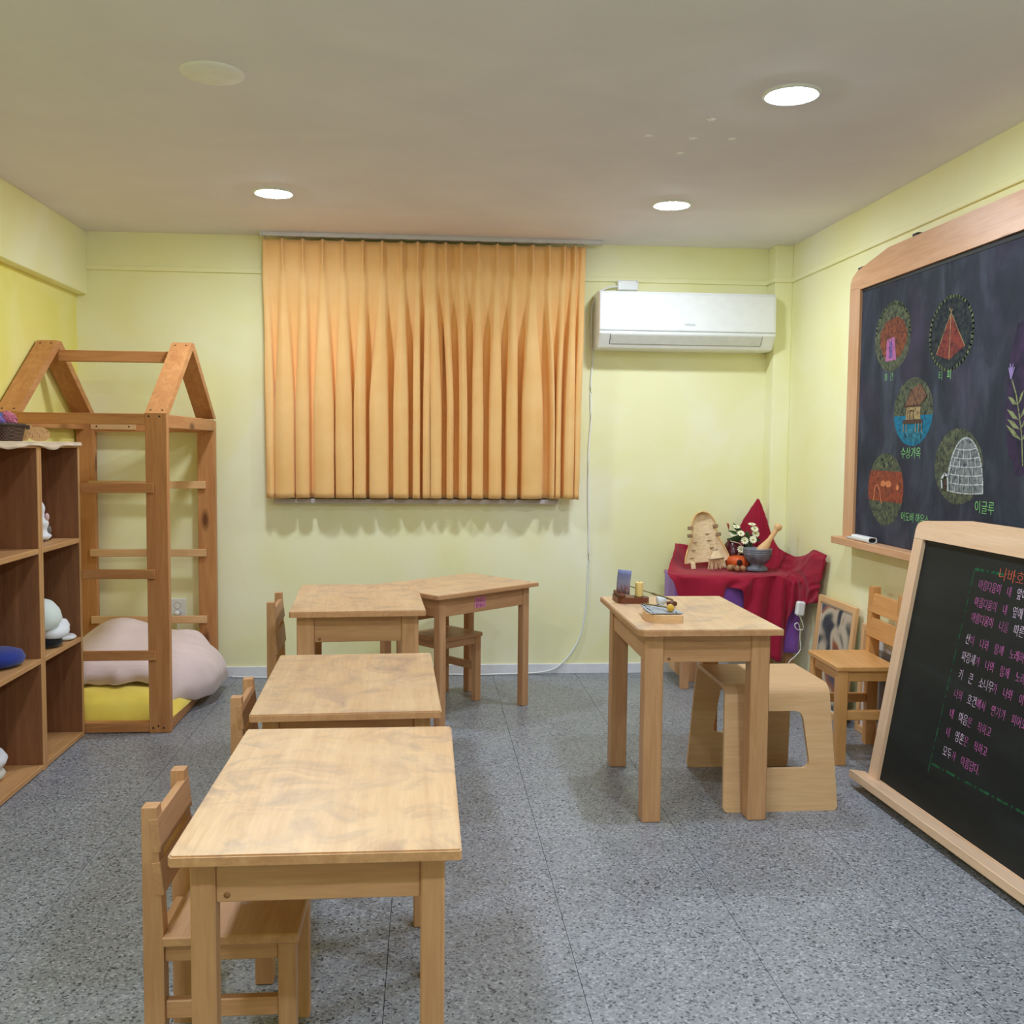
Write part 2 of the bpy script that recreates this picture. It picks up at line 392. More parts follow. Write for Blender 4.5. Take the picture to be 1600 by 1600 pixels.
# louver flap and its dark slot lie on the slanted lower front
sl = Vector((0, 0.053, -0.066)).normalized(); nrm = Vector((0, -0.066, -0.053)).normalized()
def slant(x0, x1, a, b, h0, h1, mbx):
    P = Vector((0, -0.203, 1.818)); vs = []
    for h in (h0, h1):
        for x_, s_ in ((x0, a), (x1, a), (x1, b), (x0, b)):
            q = P + sl*s_ + nrm*h + Vector((x_, 0, 0)); vs.append(mbx.bm.verts.new(q))
    for f in ((0, 1, 2, 3), (7, 6, 5, 4), (0, 4, 5, 1), (1, 5, 6, 2), (2, 6, 7, 3), (3, 7, 4, 0)): mbx.bm.faces.new([vs[i] for i in f])
    return mbx
slant(0.940, 1.745, 0.005, 0.064, -0.003, 0.0005, MB()).build('outlet_slot', M_BLACK, ac)
slant(0.943, 1.742, 0.005, 0.061, -0.001, 0.0022, MB()).build('louver_flap', M_OFFWHITE, ac)
TEXTS = []
def text(body, name, mat, parent, origin, right, up, size, extrude=0.0003, align='LEFT', shear=0.0, sx=1.0, thin=0.0):
    cu = bpy.data.curves.new(name, 'FONT'); cu.body = body; cu.size = size; cu.extrude = extrude; cu.offset = thin; cu.align_x = align; cu.shear = shear
    cu.materials.append(mat)
    o = bpy.data.objects.new(name, cu); COL.objects.link(o)
    R, U = Vector(right).normalized(), Vector(up).normalized(); Nn = R.cross(U)
    Mx = Matrix(((R.x*sx, U.x, Nn.x, origin[0]), (R.y*sx, U.y, Nn.y, origin[1]), (R.z*sx, U.z, Nn.z, origin[2]), (0, 0, 0, 1)))
    o.parent = parent; o.matrix_local = Mx
    TEXTS.append(o); return o
text('WINIA', 'logo_lettering', plain('logo_grey', (168, 180, 184), 0.4), ac, (1.327, -0.2062, 1.862), (1, 0, 0), (0, -0.02, 1), 0.019)
jb = thing('junction_box', 'small white box on the picture rail above the air conditioner', 'junction box', (1.06, D-0.012, 2.09))
pbox('cover', M_WHITE, jb, -0.055, 0.055, -0.032, 0.0, -0.026, 0.026, 0.004)
for sx in (-0.045, 0.045): MB().lathe([(0, 0.001), (0.003, 0)], 10, Matrix.Translation((sx, -0.033, 0.017)) @ Matrix.Rotation(PI/2, 4, 'X')).build('screw', M_GREY, jb)
cd = MB().tube(catmull([(1.005, 5.285, 2.085), (0.95, 5.27, 2.075), (0.90, 5.25, 2.045), (0.875, 5.262, 2.0), (0.868, 5.28, 1.95), (0.872, 5.295, 1.80), (0.880, 5.301, 1.70), (0.872, 5.301, 1.55), (0.876, 5.302, 1.38), (0.866, 5.302, 1.20), (0.868, 5.302, 0.95), (0.874, 5.303, 0.75), (0.873, 5.303, 0.53),
      (0.860, 5.303, 0.34), (0.828, 5.300, 0.19), (0.745, 5.294, 0.068), (0.64, 5.288, 0.015), (0.40, 5.284, 0.006), (0.30, 5.275, 0.006), (0.10, 5.285, 0.006), (-0.3, 5.28, 0.006), (-0.7, 5.27, 0.006), (-0.85, 5.262, 0.006), (-1.02, 5.285, 0.006)], 5), 0.0048, 8).build('power_cord', M_WHITE)
cd.parent = ac; cd.location = (0, -D, 0)
# ------------------------------------------------------------------ wall socket behind the house frame
so = thing('wall_socket', 'white double wall socket on the back wall inside the house frame', 'socket', (-1.298, D, 0.372))
pbox('plate', M_WHITE, so, -0.042, 0.042, -0.010, 0, -0.046, 0.048, 0.003)
for zz in (0.012, -0.027):
    MB().lathe([(0.018, 0.0), (0.019, 0.0015), (0.0155, 0.0015), (0.015, -0.006), (0.0, -0.006)], 24, Matrix.Translation((0.0, -0.010, zz)) @ Matrix.Rotation(PI/2, 4, 'X')).build('socket_well', plain('socket_shade', (205, 205, 208), 0.5), so)
MB().box(-0.004, -0.0015, -0.0052, -0.004, 0.009, 0.013, 0).box(0.0015, 0.004, -0.0052, -0.004, 0.009, 0.013, 0).build('pin_holes', M_BLACK, so)
pg = thing('power_plug', 'white round plug and cord in the lower socket of the house frame wall', 'plug', (-1.298, D-0.0105, 0.345))
MB().lathe([(0, 0.030), (0.012, 0.030), (0.0145, 0.020), (0.0145, 0.0)], 24, Matrix.Rotation(PI/2, 4, 'X')).build('plug_head', M_WHITE, pg)
MB().tube(catmull([(0, -0.026, -0.006), (0.004, -0.028, -0.05), (0.02, -0.02, -0.12), (0.035, -0.016, -0.2), (0.05, -0.016, -0.30), (0.09, -0.018, -0.335)], 5), 0.003, 8).build('cable', M_WHITE, pg)
# ------------------------------------------------------------------ house shaped pine frame
hf = thing('house_frame', 'pine house shaped play frame with ladder rungs in the left back corner', 'play frame')
hx0, hx1, hy0, hy1 = -1.772, -1.085, 4.283, 5.272
pw, pd, zt = 0.088, 0.042, 1.358
for (a, b) in ((hx0, hx0+pw), (hx1-pw, hx1)):
    wbox('post', 'pine', hf, a, b, hy0, hy0+pd, 0, zt)
    wbox('post', 'pine', hf, a, b, hy1-pd, hy1, 0, zt-0.01)
    ap = 4.777
    for s in (-1, 1):
        y0 = hy0 if s < 0 else hy1
        off = 0.0 if s < 0 else 0.001
        MB().prism([(y0, zt), (ap+s*0.028, 1.697), (ap-off, 1.697), (ap-off, 1.665), (y0-s*0.058, zt)], a, b, 0).build('rafter', wood('pine', 1), hf)
wbox('top_rail', 'pine', hf, hx0+pw, hx1-pw, hy0, hy0+0.038, zt-0.048, zt-0.002)
wbox('top_rail', 'pine', hf, hx0+pw, hx1-pw, hy1-0.04, hy1-0.002, 1.288, 1.338)
for a in (hx0+0.001, hx1-0.04): wbox('top_rail', 'pine', hf, a, a+0.038, hy0+pd, hy1-pd, zt-0.06, zt-0.004)
wbox('ridge_beam', 'pine', hf, hx0+pw, hx1-pw, ap-0.022, ap+0.022, 1.605, 1.655)
for zc in (1.045, 0.683, 0.337): wbox('rung', 'pine', hf, hx0+0.04, hx1-0.052, hy0-0.019, hy0, zc-0.020, zc+0.020)
for zc in (1.020, 0.670, 0.324): wbox('rung', 'palepine', hf, hx0+0.062, hx1-0.045, hy1-pd-0.019, hy1-pd, zc-0.019, zc+0.019)
wbox('base_rail', 'pine', hf, hx0+pw, hx1-pw, hy0+0.003, hy0+0.040, 0.003, 0.046)
wbox('base_rail', 'pine', hf, hx0+pw, hx1-pw, hy1-0.045, hy1-0.005, 0.003, 0.046)
for a in (hx0+0.001, hx1-0.04): wbox('base_rail', 'pine', hf, a, a+0.038, hy0+pd, hy1-pd, 0.003, 0.052)
wbox('joining_plate', 'ply', hf, -1.70, -1.475, hy1-0.046, hy1-0.040, 1.298, 1.330)
sc = MB()
for xx, yy, zz in [(hx1-0.072, hy0, 1.345), (hx1-0.028, hy0, 1.345), (hx1-0.072, hy0, 0.022), (hx1-0.028, hy0, 0.022), (hx1-0.050, hy0, 0.03), (-1.67, hy1-0.046, 1.314), (-1.51, hy1-0.046, 1.314)]:
    sc.lathe([(0, 0.0008), (0.0042, 0.0008), (0.0042, -0.001)], 10, Matrix.Translation((xx, yy, zz)) @ Matrix.Rotation(PI/2, 4, 'X'))
for a in (hx0, hx1-pw):
    for u_ in (0.02, 0.068):
        for f_ in (0.04, 0.955):
            sc.lathe([(0, 0.0012), (0.0042, 0.0012), (0.0042, -0.002)], 10, Matrix.Translation((a+u_, hy0+(ap-0.028-hy0)*f_, zt+(1.697-zt)*f_)) @ Matrix.Rotation(0.626, 4, 'X'))
sc.build('screw_heads', M_SCREW, hf, kind='stuff')
# yellow mattress and pink duvet lying in it
def cushion(name, mat, parent, x0, x1, y0, y1, z0, H, wr=0.012, seed=0.0, hfun=None, round_=0.35, n=44):
    mb = MB(); top = []; bot = []
    for j in range(n+1):
        rt, rb = [], []
        for i in range(n+1):
            u, v = i/n*2-1, j/n*2-1
            # squircle mapping keeps rounded corners
            uu = u*math.sqrt(1-v*v*round_*0.5); vv = v*math.sqrt(1-u*u*round_*0.5)
            e = (1-abs(u)**4)*(1-abs(v)**4)
            e = max(e, 0.0)**0.38
            x = (x0+x1)/2+uu*(x1-x0)/2; y = (y0+y1)/2+vv*(y1-y0)/2
            h = H*(hfun(x, y) if hfun else 1.0)
            w = wr*(noise.noise(Vector((x*9+seed, y*9, seed))) + 0.6*noise.noise(Vector((x*22, y*20+seed, seed*2))))*(0.4+0.9*(1-e))
            rt.append((x, y, z0+h*(0.22+0.78*e)+w*min(1, e*3))); rb.append((x, y, z0+h*0.20*(1-e)))
        top.append(rt); bot.append(rb)
    mb.grid(top); mb.grid(bot)
    bmesh.ops.remove_doubles(mb.bm, verts=mb.bm.verts[:], dist=0.0004)
    ring = [(0, i) for i in range(n+1)] + [(j, n) for j in range(1, n+1)] + [(n, i) for i in range(n-1, -1, -1)] + [(j, 0) for j in range(n-1, 0, -1)]
    mb.grid([[top[j][i] for j, i in ring], [bot[j][i] for j, i in ring]], True, 0, True)
    bmesh.ops.remove_doubles(mb.bm, verts=mb.bm.verts[:], dist=0.0004)
    return mb.build(name, mat, parent, smooth=True)
o = cushion('floor_mattress', fabric('yellow_cotton', (244, 222, 104), (238, 210, 84), 300), None, -1.70, -1.072, 4.328, 5.20, 0.0, 0.165, 0.012, 3.1, lambda x, y: 1.0-0.30*smooth01((x+1.22)/0.14), round_=0.2)
for v in o.data.vertices:
    if v.co.x > -1.15: v.co.z = max(v.co.z, 0.053+0.4*max(0, v.co.z-0.02)*(1-smooth01((v.co.x+1.15)/0.08)))
tag(o, 'yellow cotton mattress on the floor of the house frame', 'mattress')
def dh(x, y):
    a = math.exp(-((x+1.44)/0.20)**2 - ((y-4.95)/0.25)**2)
    b = smooth01((-0.93-x)/0.25)
    return (0.56 + 0.44*a)*(0.55+0.45*b) * (0.80+0.2*smooth01((y-4.50)/0.2))
M_DUV = fabric('pink_cotton', (234, 214, 212), (226, 204, 204), 260)
mb = MB(); top = []
nn = 64
for j in range(nn+1):
    row = []
    for i in range(nn+1):
        u, v = i/nn, j/nn
        # v: 0 front hem ... 1 back hem ; u: left ... right
        xl, xr = -1.715, -1.005+0.03*math.sin(v*7)
        y = 4.50 + 0.68*v
        if v > 0.55: pass
        bulge = math.sin(PI*min(1, max(0, v)))
        xr2 = -1.115 + (0.118*smooth01(v/0.45)*smooth01((1.02-v)/0.25)) 
        x = xl + (xr2-xl)*u
        e = (1-abs(2*u-1)**5)*(1-abs(2*v-1)**5)
        e = max(0, e)**0.45
        base = (0.165 - 0.105*smooth01((x+1.16)/0.05)) if v < 0.9 else 0.15
        hgt = 0.125 + 0.088*math.exp(-((x+1.50)/0.17)**2-((y-4.96)/0.2)**2) + 0.02*math.exp(-((x+1.18)/0.2)**2-((y-4.95)/0.2)**2)
        topz = 0.155 + hgt
        topz -= 0.055*smooth01((x+1.22)/0.25)
        z = base + (topz-base)*e
        wv = 0.012*noise.noise(Vector((x*7, y*7, 1.3))) + 0.017*noise.noise(Vector(((x-y)*14, (x+y)*5, 0.4)))*smooth01((x+1.35)/0.2) + 0.012*noise.noise(Vector((x*15, y*10, z*14)))*(1.1-e)
        row.append((x+wv*0.5, y+wv*0.6-0.012*(1-e)*math.sin(u*23+3*noise.noise(Vector((u*4, 1, 2))))-0.03*(1-e)*(1-v), z+wv))
    top.append(row)
mb.grid(top)
o = mb.build('duvet', M_DUV, None, smooth=True, solid=0.008)
tag(o, 'plump pale pink duvet heaped on the yellow mattress in the house frame', 'duvet')
# ------------------------------------------------------------------ cubby shelves along the left wall
def cubby(y0, y1, label):
    t = thing('cubby_shelf', label, 'shelf', (XL+0.012, y0, 0), 0, 'open cubby shelves on the left wall')
    dx, w, h, th = 0.343, y1-y0, 1.232, 0.020
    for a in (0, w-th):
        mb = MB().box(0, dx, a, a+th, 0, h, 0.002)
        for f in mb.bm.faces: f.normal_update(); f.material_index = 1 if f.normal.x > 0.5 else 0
        mb.build('side_panel', [wood('shelfdark', 2), wood('shelf', 2)], t)  # dark brown inner boards, tone deepened to paint in cubby shade; front edges paler
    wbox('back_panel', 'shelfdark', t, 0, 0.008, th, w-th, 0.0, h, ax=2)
    for nm, z in (('bottom_board', 0.004), ('shelf_board', 0.407), ('shelf_board', 0.819), ('top_board', h-th)):
        wbox(nm, 'shelf', t, 0.008, dx-0.001, th, w-th, z, z+0.020, ax=1)
    return t
cubby(3.395, 3.824, 'open three tier wooden cubby at the left frame edge with blue beret')
cubby(3.826, 4.256, 'open three tier wooden cubby beside the house frame with white hats')
# cream cloth runner with a torn wavy edge on top
rows = []
for j in range(61):
    y = 3.36 + (4.262-3.36)*j/60; row = []
    for i in range(22):
        x = XL+0.02 + (0.334+0.008)*i/21
        row.append((x, y, 1.2345+0.002*noise.noise(Vector((x*9, y*6, 0)))))
    hang = 0.012 + 0.020*max(0, noise.noise(Vector((y*5.2, 3, 1)))+0.25)*min(1, (4.262-y)*14)
    row.append((-1.4245, y, 1.233)); row.append((-1.4235, y, 1.233-hang*0.5)); row.append((-1.4225+0.003*math.sin(y*40), y, 1.233-hang))
    rows.append(row)
o = MB().grid(rows).build('cloth_runner', fabric('cream_cloth', (236, 214, 184), (226, 202, 170), 300), None, smooth=True, solid=0.0018)
tag(o, 'cream cloth with a wavy edge lying on top of the cubbies', 'cloth')
ZT = 1.2365
# wicker basket with wool
bk = thing('wicker_basket', 'dark brown wicker basket holding wool on top of the cubbies', 'basket', (-1.612, 3.830, ZT))
mb = MB(); hx_, hy_, hh = 0.10, 0.112, 0.060
for lv in range(9):
    z = 0.004+lv*hh/9; k = 0.9+0.1*lv/8
    pts = []
    for a in range(97):
        th = 2*PI*a/96
        cx_ = abs(math.cos(th))**0.35*math.copysign(1, math.cos(th)); sx_ = abs(math.sin(th))**0.35*math.copysign(1, math.sin(th))
        wv = 0.0022*math.sin(th*24+PI*(lv % 2))
        pts.append(((hx_*k+wv)*cx_, (hy_*k+wv)*sx_, z))
    mb.tube(pts, 0.0045, 6)
mb.build('woven_wall', plain('dark_wicker', (74, 50, 40), 0.6, var=0.25), bk)
pts = [((hx_*1.0+0.003)*abs(math.cos(t_))**0.35*math.copysign(1, math.cos(t_)), (hy_+0.003)*abs(math.sin(t_))**0.35*math.copysign(1, math.sin(t_)), hh) for t_ in [2*PI*a/64 for a in range(65)]]
MB().tube(pts, 0.006, 8).build('rim', plain('dark_rim', (46, 32, 28), 0.6, var=0.2), bk)
pbox('base', plain('dark_rim', (46, 32, 28)), bk, -0.085, 0.085, -0.10, 0.10, 0.0, 0.004)
for nm, c_, p, r, lb in (('blue', (52, 120, 196), (-1.588, 3.815, 1.318), 0.034, 'ball of blue wool in the wicker basket'), ('violet', (134, 112, 190), (-1.562, 3.785, 1.304), 0.028, 'ball of violet wool in the wicker basket'),
                        ('pink', (222, 126, 158), (-1.556, 3.860, 1.314), 0.034, 'ball of pink wool in the wicker basket'), ('plum', (92, 52, 110), (-1.640, 3.85, 1.300), 0.036, 'ball of dark plum wool at the back of the basket')):
    mb = MB(); mb.sphere((0, 0, 0), r*0.94, 3)
    for q in range(16):
        ax = Vector((random.uniform(-1, 1), random.uniform(-1, 1), random.uniform(-1, 1))).normalized(); s_ = ax.orthogonal().normalized(); n_ = ax.cross(s_)
        mb.tube([(s_*math.cos(a*2*PI/24)+n_*math.sin(a*2*PI/24))*r*0.99 for a in range(25)], r*0.07, 5)
    o = mb.build('wool_ball', fabric('wool_'+nm, c_, None, 200), None, p); tag(o, lb, 'wool', 'balls of wool in the basket')
# wooden fish toy
ty = thing('wooden_toy', 'flat pale wooden whale toy beside the wicker basket', 'toy', (-1.515, 4.02, ZT+0.001), -1.21); ty.scale = (0.72, 0.72, 0.78)
outl = [(-0.085, 0.050), (-0.078, 0.058), (-0.062, 0.056), (-0.052, 0.054), (-0.050, 0.080), (-0.020, 0.082), (-0.014, 0.070), (0.010, 0.070), (0.040, 0.068), (0.062, 0.054), (0.072, 0.034), (0.066, 0.014), (0.048, 0.001), (0.004, 0.000), (-0.018, 0.006), (-0.030, 0.016), (-0.040, 0.002), (-0.062, 0.001), (-0.064, 0.022), (-0.074, 0.034)]
mb = MB(); mb.prism([(a, b) for a, b in outl], -0.012, 0.012, 0); mb.build('body', wood('palepine', 1), ty)
MB().box(0.0121, 0.0128, -0.047, -0.026, 0.058, 0.078, 0).build('window_cut', plain('dark_window', (70, 48, 30)), ty)
mb = MB(); mb.sphere((0.012, 0.058, 0.046), 0.0035, 1)
for q in range(9):
    a, b = -0.05+q*0.0115, 0.014+0.034*((q*37) % 10)/10
    mb.box(0.0121, 0.0128, a, a+0.0016, b, b+0.014, 0)
mb.build('carved_marks', plain('burnt_marks', (110, 66, 48)), ty)
# things inside the cubbies
def lump(name, label, cat, mat, loc, r, sc, amp=0.2, fr=7, sub=4, group=None, parts=()):
    o = MB().sphere((0, 0, 0), r, sub, 0, sc, amp, fr).build(name, mat, None, loc); tag(o, label, cat, group); return o
M_WFELT = fabric('white_felt', (236, 238, 242), (226, 228, 234), 300)
an = thing('felt_animal', 'white stitched felt animal head standing on the top tier of the far cubby', 'soft toy', (-1.54, 4.085, 0.839))
mb = MB()
rows = []
for k in range(25):
    z = 0.165*k/24; f = k/24
    r = 0.062*(1-0.52*f)*(1+0.12*math.sin(f*17)) * (0.6+0.4*min(1, f*8))
    if k == 24: r = 0.012
    rows.append([(r*0.8*math.cos(2*PI*a/24), -0.012*f+r*math.sin(2*PI*a/24), z) for a in range(24)])
mb.grid(rows, True, 0, True); mb.bm.faces.new([mb.bm.verts.new(p) for p in rows[-1]]); mb.build('head', M_WFELT, an, smooth=True)
MB().sphere((0.042, 0.010, 0.045), 0.016, 2, 0, (0.5, 0.7, 1.1)).build('eye_patch', plain('grey_patch', (120, 116, 110), 0.7), an)
MB().sphere((0.038, 0.0, 0.098), 0.016, 2, 0, (0.5, 0.8, 1.0)).build('cheek', fabric('pale_pink_felt', (226, 190, 190)), an)
mb = MB()
for q in range(8): mb.box(0.034, 0.040, -0.03+q*0.009, -0.026+q*0.009, 0.004+0.002*(q % 3), 0.008+0.002*(q % 3), 0)
mb.build('stitching', M_BLACK, an, kind='stuff')
SH = 0.4275
def beret(name, label, mat, loc, r, h, tilt=(0, 0, 0), seed=1.0, prof=None, wr=0.06):
    mb = MB(); prof = prof or [(0.0, h), (r*0.55, h*0.97), (r*0.88, h*0.78), (r, h*0.45), (r*0.92, h*0.14), (r*0.7, 0), (0, 0)]
    mb.lathe(prof, 40)
    for v in mb.bm.verts: v.co *= 1 + wr*noise.noise(v.co*14+Vector((seed, seed, 0)))
    o = mb.build(name, mat, None, loc); o.rotation_euler = tilt; return tag(o, label, 'hat')
beret('beret', 'flat royal blue beret on the middle tier of the nearest cubby', fabric('blue_wool', (44, 62, 150), (36, 50, 128), 300), (-1.560, 3.680, SH+0.002), 0.116, 0.062)
beret('round_hat', 'pale mint rounded hat on top of the hat pile in the far cubby', fabric('mint_felt', (228, 238, 233), (218, 230, 225), 300), (-1.525, 4.025, SH+0.098), 0.09, 0.092, (0.36, 0.10, 0), 2.0,
      [(0, 0.092), (0.042, 0.087), (0.070, 0.068), (0.086, 0.040), (0.090, 0.012), (0.082, 0.0), (0, 0)], 0.03)
beret('crumpled_cap', 'crumpled white cap under the mint hat in the far cubby', M_WFELT, (-1.492, 4.060, SH+0.040), 0.082, 0.062, (0.10, 0.06, 0), 5.0, None, 0.26)
beret('dark_cap', 'black cap at the bottom of the hat pile in the far cubby', fabric('black_cloth', (22, 24, 30)), (-1.500, 4.030, SH+0.001), 0.068, 0.044, (0, 0, 0), 7.0, None, 0.12)
beret('white_brim', 'flat white oval brim lying beside the hat pile in the far cubby', M_WFELT, (-1.478, 4.172, SH+0.004), 0.048, 0.018, (0.05, 0.04, 0), 3.0)
beret('white_bowl', 'upper white rounded shape on the bottom tier of the nearest cubby', M_WFELT, (-1.59, 3.635, 0.072), 0.095, 0.055, (0.1, 0, 0), 4.0, None, 0.05)
beret('white_pad', 'lower white rounded shape on the bottom tier of the nearest cubby', fabric('pale_grey_felt', (226, 226, 216)), (-1.59, 3.63, 0.0245), 0.088, 0.047, (0, 0, 0), 6.0, None, 0.05)
# ------------------------------------------------------------------ tables
def table(label, loc, rz, w, l, h, leg, ov_x, ov_y, ap_h, th=0.018, clip=0.0):
    t = thing('wooden_table', label, 'table', loc, rz, "children's wooden tables")
    a, b = w/2, l/2; c_ = max(clip, 0.006)
    pts = [(-a+c_, -b), (a-0.004, -b), (a, -b+0.004), (a, b-0.004), (a-0.004, b), (-a+0.004, b), (-a, b-0.004), (-a, -b+c_*1.4)]
    mb = MB(); mb.prism(pts, h-th, h, 2)
    bmesh.ops.bevel(mb.bm, geom=[e for e in mb.bm.edges if abs(e.verts[0].co.z-e.verts[1].co.z) < 1e-6 and e.verts[0].co.z > h-0.001], offset=0.003, segments=2, affect='EDGES')
    for f in mb.bm.faces: f.normal_update(); f.material_index = 0 if abs(f.normal.z) > 0.6 else 1
    mb.build('tabletop', [wood('beechtop', 1), wood('beech', 1)], t)
    lx, ly = a-ov_x, b-ov_y
    for sx in (-1, 1):
        for s in (-1, 1):
            x0 = sx*lx if sx < 0 else lx-leg; y0 = s*ly if s < 0 else ly-leg
            wbox('leg', 'beech', t, x0, x0+leg, y0, y0+leg, 0, h-th, 0.003)
    z0, z1 = h-th-ap_h, h-th-0.001; ins = 0.006
    for s in (-1, 1):
        y = s*(ly-ins); wbox('apron', 'beech', t, -lx+leg, lx-leg, min(y, y-s*0.02), max(y, y-s*0.02), z0, z1, 0.0015)
        x_ = s*(lx-ins); wbox('apron', 'beech', t, min(x_, x_-s*0.02), max(x_, x_-s*0.02), -ly+leg, ly-leg, z0, z1, 0.0015)
    pm = plain('peg_wood', (150, 104, 62), 0.5, var=0.1)
    MB().lathe([(0, 0.0006), (0.0055, 0.0006), (0.0055, -0.001)], 14, Matrix.Translation((-lx+leg+0.018, -ly+ins, z0+0.012)) @ Matrix.Rotation(PI/2, 4, 'X')).build('peg', pm, t)
    return t
T1 = table('wooden table nearest the camera with a pale smudged top', (-0.177, 1.958, 0), 0.0, 0.474, 0.722, 0.575, 0.041, 0.027, 0.038, 0.080)
T2 = table('wooden table second from the camera, directly behind the nearest table', (-0.208, 2.795, 0), 0.035, 0.472, 0.700, 0.575, 0.041, 0.027, 0.038, 0.080)
T3 = table('thick legged wooden table third from the camera in the left row', (-0.260, 3.852, 0), 0.06, 0.478, 0.690, 0.650, 0.061, 0.024, 0.040, 0.097, 0.020)
rz4 = math.atan2(4.651-4.234, 0.531-0.052)
T4 = table('slim legged wooden table set at an angle by the back wall with pink sticker', (0.137, 4.630, 0), rz4 - PI/2, 0.475, 0.640, 0.590, 0.039, 0.030, 0.035, 0.085)
T5 = table('thick legged wooden table at right carrying a candle and metal chime', (0.921, 3.473, 0), 0.0, 0.480, 0.722, 0.650, 0.063, 0.030, 0.044, 0.096, 0.020, 0.016)
# pink sticker on the angled table
st = thing('paper_sticker', 'small pink handwritten paper sticker on the apron of the angled table', 'sticker')
a4 = Vector((math.cos(rz4), math.sin(rz4), 0)); n4 = Vector((math.sin(rz4), -math.cos(rz4), 0))
c4 = Vector((0.137, 4.630, 0)) + n4*(0.475/2-0.030-0.006) + a4*(-0.035)
def onplane(org, R_, U_, N_): return Matrix(((R_.x, U_.x, N_.x, org.x), (R_.y, U_.y, N_.y, org.y), (R_.z, U_.z, N_.z, org.z), (0, 0, 0, 1)))
st.matrix_world = onplane(c4 + Vector((0, 0, 0.530)), a4, Vector((0, 0, 1)), n4)
pbox('paper', plain('pink_paper', (216, 134, 168), 0.8, var=0.04), st, -0.035, 0.035, -0.025, 0.025, 0.0, 0.0008, 0)
text('띠수니', 'handwriting', plain('purple_ink', (120, 40, 84), 0.8), st, (-0.028, 0.001, 0.0009), (1, 0, 0), (0, 1, 0), 0.021, 0.0002)
text('은 뉴ㄴ', 'handwriting', plain('purple_ink', (120, 40, 84), 0.8), st, (-0.028, -0.021, 0.0009), (1, 0, 0), (0, 1, 0), 0.019, 0.0002)
# ------------------------------------------------------------------ chairs (face +x locally; origin on the floor under the seat centre)
def chair(label, loc, rz, d, w, hs, hb, kind='beech', post=0.034):
    t = thing('wooden_chair', label, 'chair', loc, rz, "children's wooden chairs")
    x0, x1, y0, y1 = -d/2, d/2, -w/2, w/2; th = 0.020; k = hb/0.55
    mb = MB().box(x0+post+0.002, x1, y0-0.006, y1+0.006, hs-th, hs, 0.003).build('seat', wood(kind, 1), t)
    for s in (-1, 1):
        yy = y0 if s < 0 else y1-post
        MB().prism([(x0, 0), (x0+post+0.004, 0), (x0+post+0.004, hs), (x0+post-0.006, hb), (x0, hb)], yy, yy+post, 1).build('leg', wood(kind, 2), t)
        wbox('leg', kind, t, x1-post-0.006, x1-0.006, yy, yy+post, 0, hs-th)
        wbox('seat_rail', kind, t, x0+post+0.004, x1-post-0.006, yy+0.006, yy+post-0.008, hs-th-0.034*k, hs-th-0.0005)
        wbox('stretcher', kind, t, x0+post+0.004, x1-post-0.006, yy+0.007, yy+post-0.007, hs*0.50-0.018, hs*0.50+0.018)
    wbox('seat_rail', kind, t, x1-post, x1-0.012, y0+post, y1-post, hs-th-0.034*k, hs-th-0.0005)
    wbox('seat_rail', kind, t, x0+0.008, x0+0.026, y0+post, y1-post, hs-th-0.034*k, hs-th-0.0005)
    for zc, xs in ((hb-0.054*k, post*0.42), (hb-0.138*k, post*0.56)):
        Mx = Matrix.Translation((x0+xs+0.010, 0, zc)) @ Matrix.Rotation(-0.10, 4, 'Y')
        MB().box(-0.0085, 0.0085, y0-0.001, y1+0.001, -0.033*k, 0.033*k, 0.0015, Mx).build('back_slat', wood(kind, 1), t)
    return t
chair('small wooden chair tucked under the nearest table', (-0.388, 2.010, 0), 0.0, 0.292, 0.250, 0.300, 0.550)
chair('small wooden chair tucked under the second table from the camera', (-0.384, 2.832, 0), 0.03, 0.292, 0.250, 0.300, 0.550)
chair('wooden chair at the left side of the thick legged left row table', (-0.438, 3.925, 0), 0.03, 0.33, 0.285, 0.37, 0.638)
fa = math.atan2(-0.8, 0.6)
ang4 = rz4 - PI/2
chair('wooden chair pushed under the angled table by the back wall', (0.081, 4.780, 0), ang4, 0.275, 0.262, 0.335, 0.560)
chair('varnished orange wooden chair between the plywood stool and the easel', (1.738, 3.845, 0), PI-0.03, 0.285, 0.315, 0.393, 0.665, 'varnished', 0.040)
# ------------------------------------------------------------------ bent plywood stool
stl = thing('plywood_stool', 'pale bent plywood stool with rounded window cutouts under the right table', 'stool', (1.208, 3.474, 0))
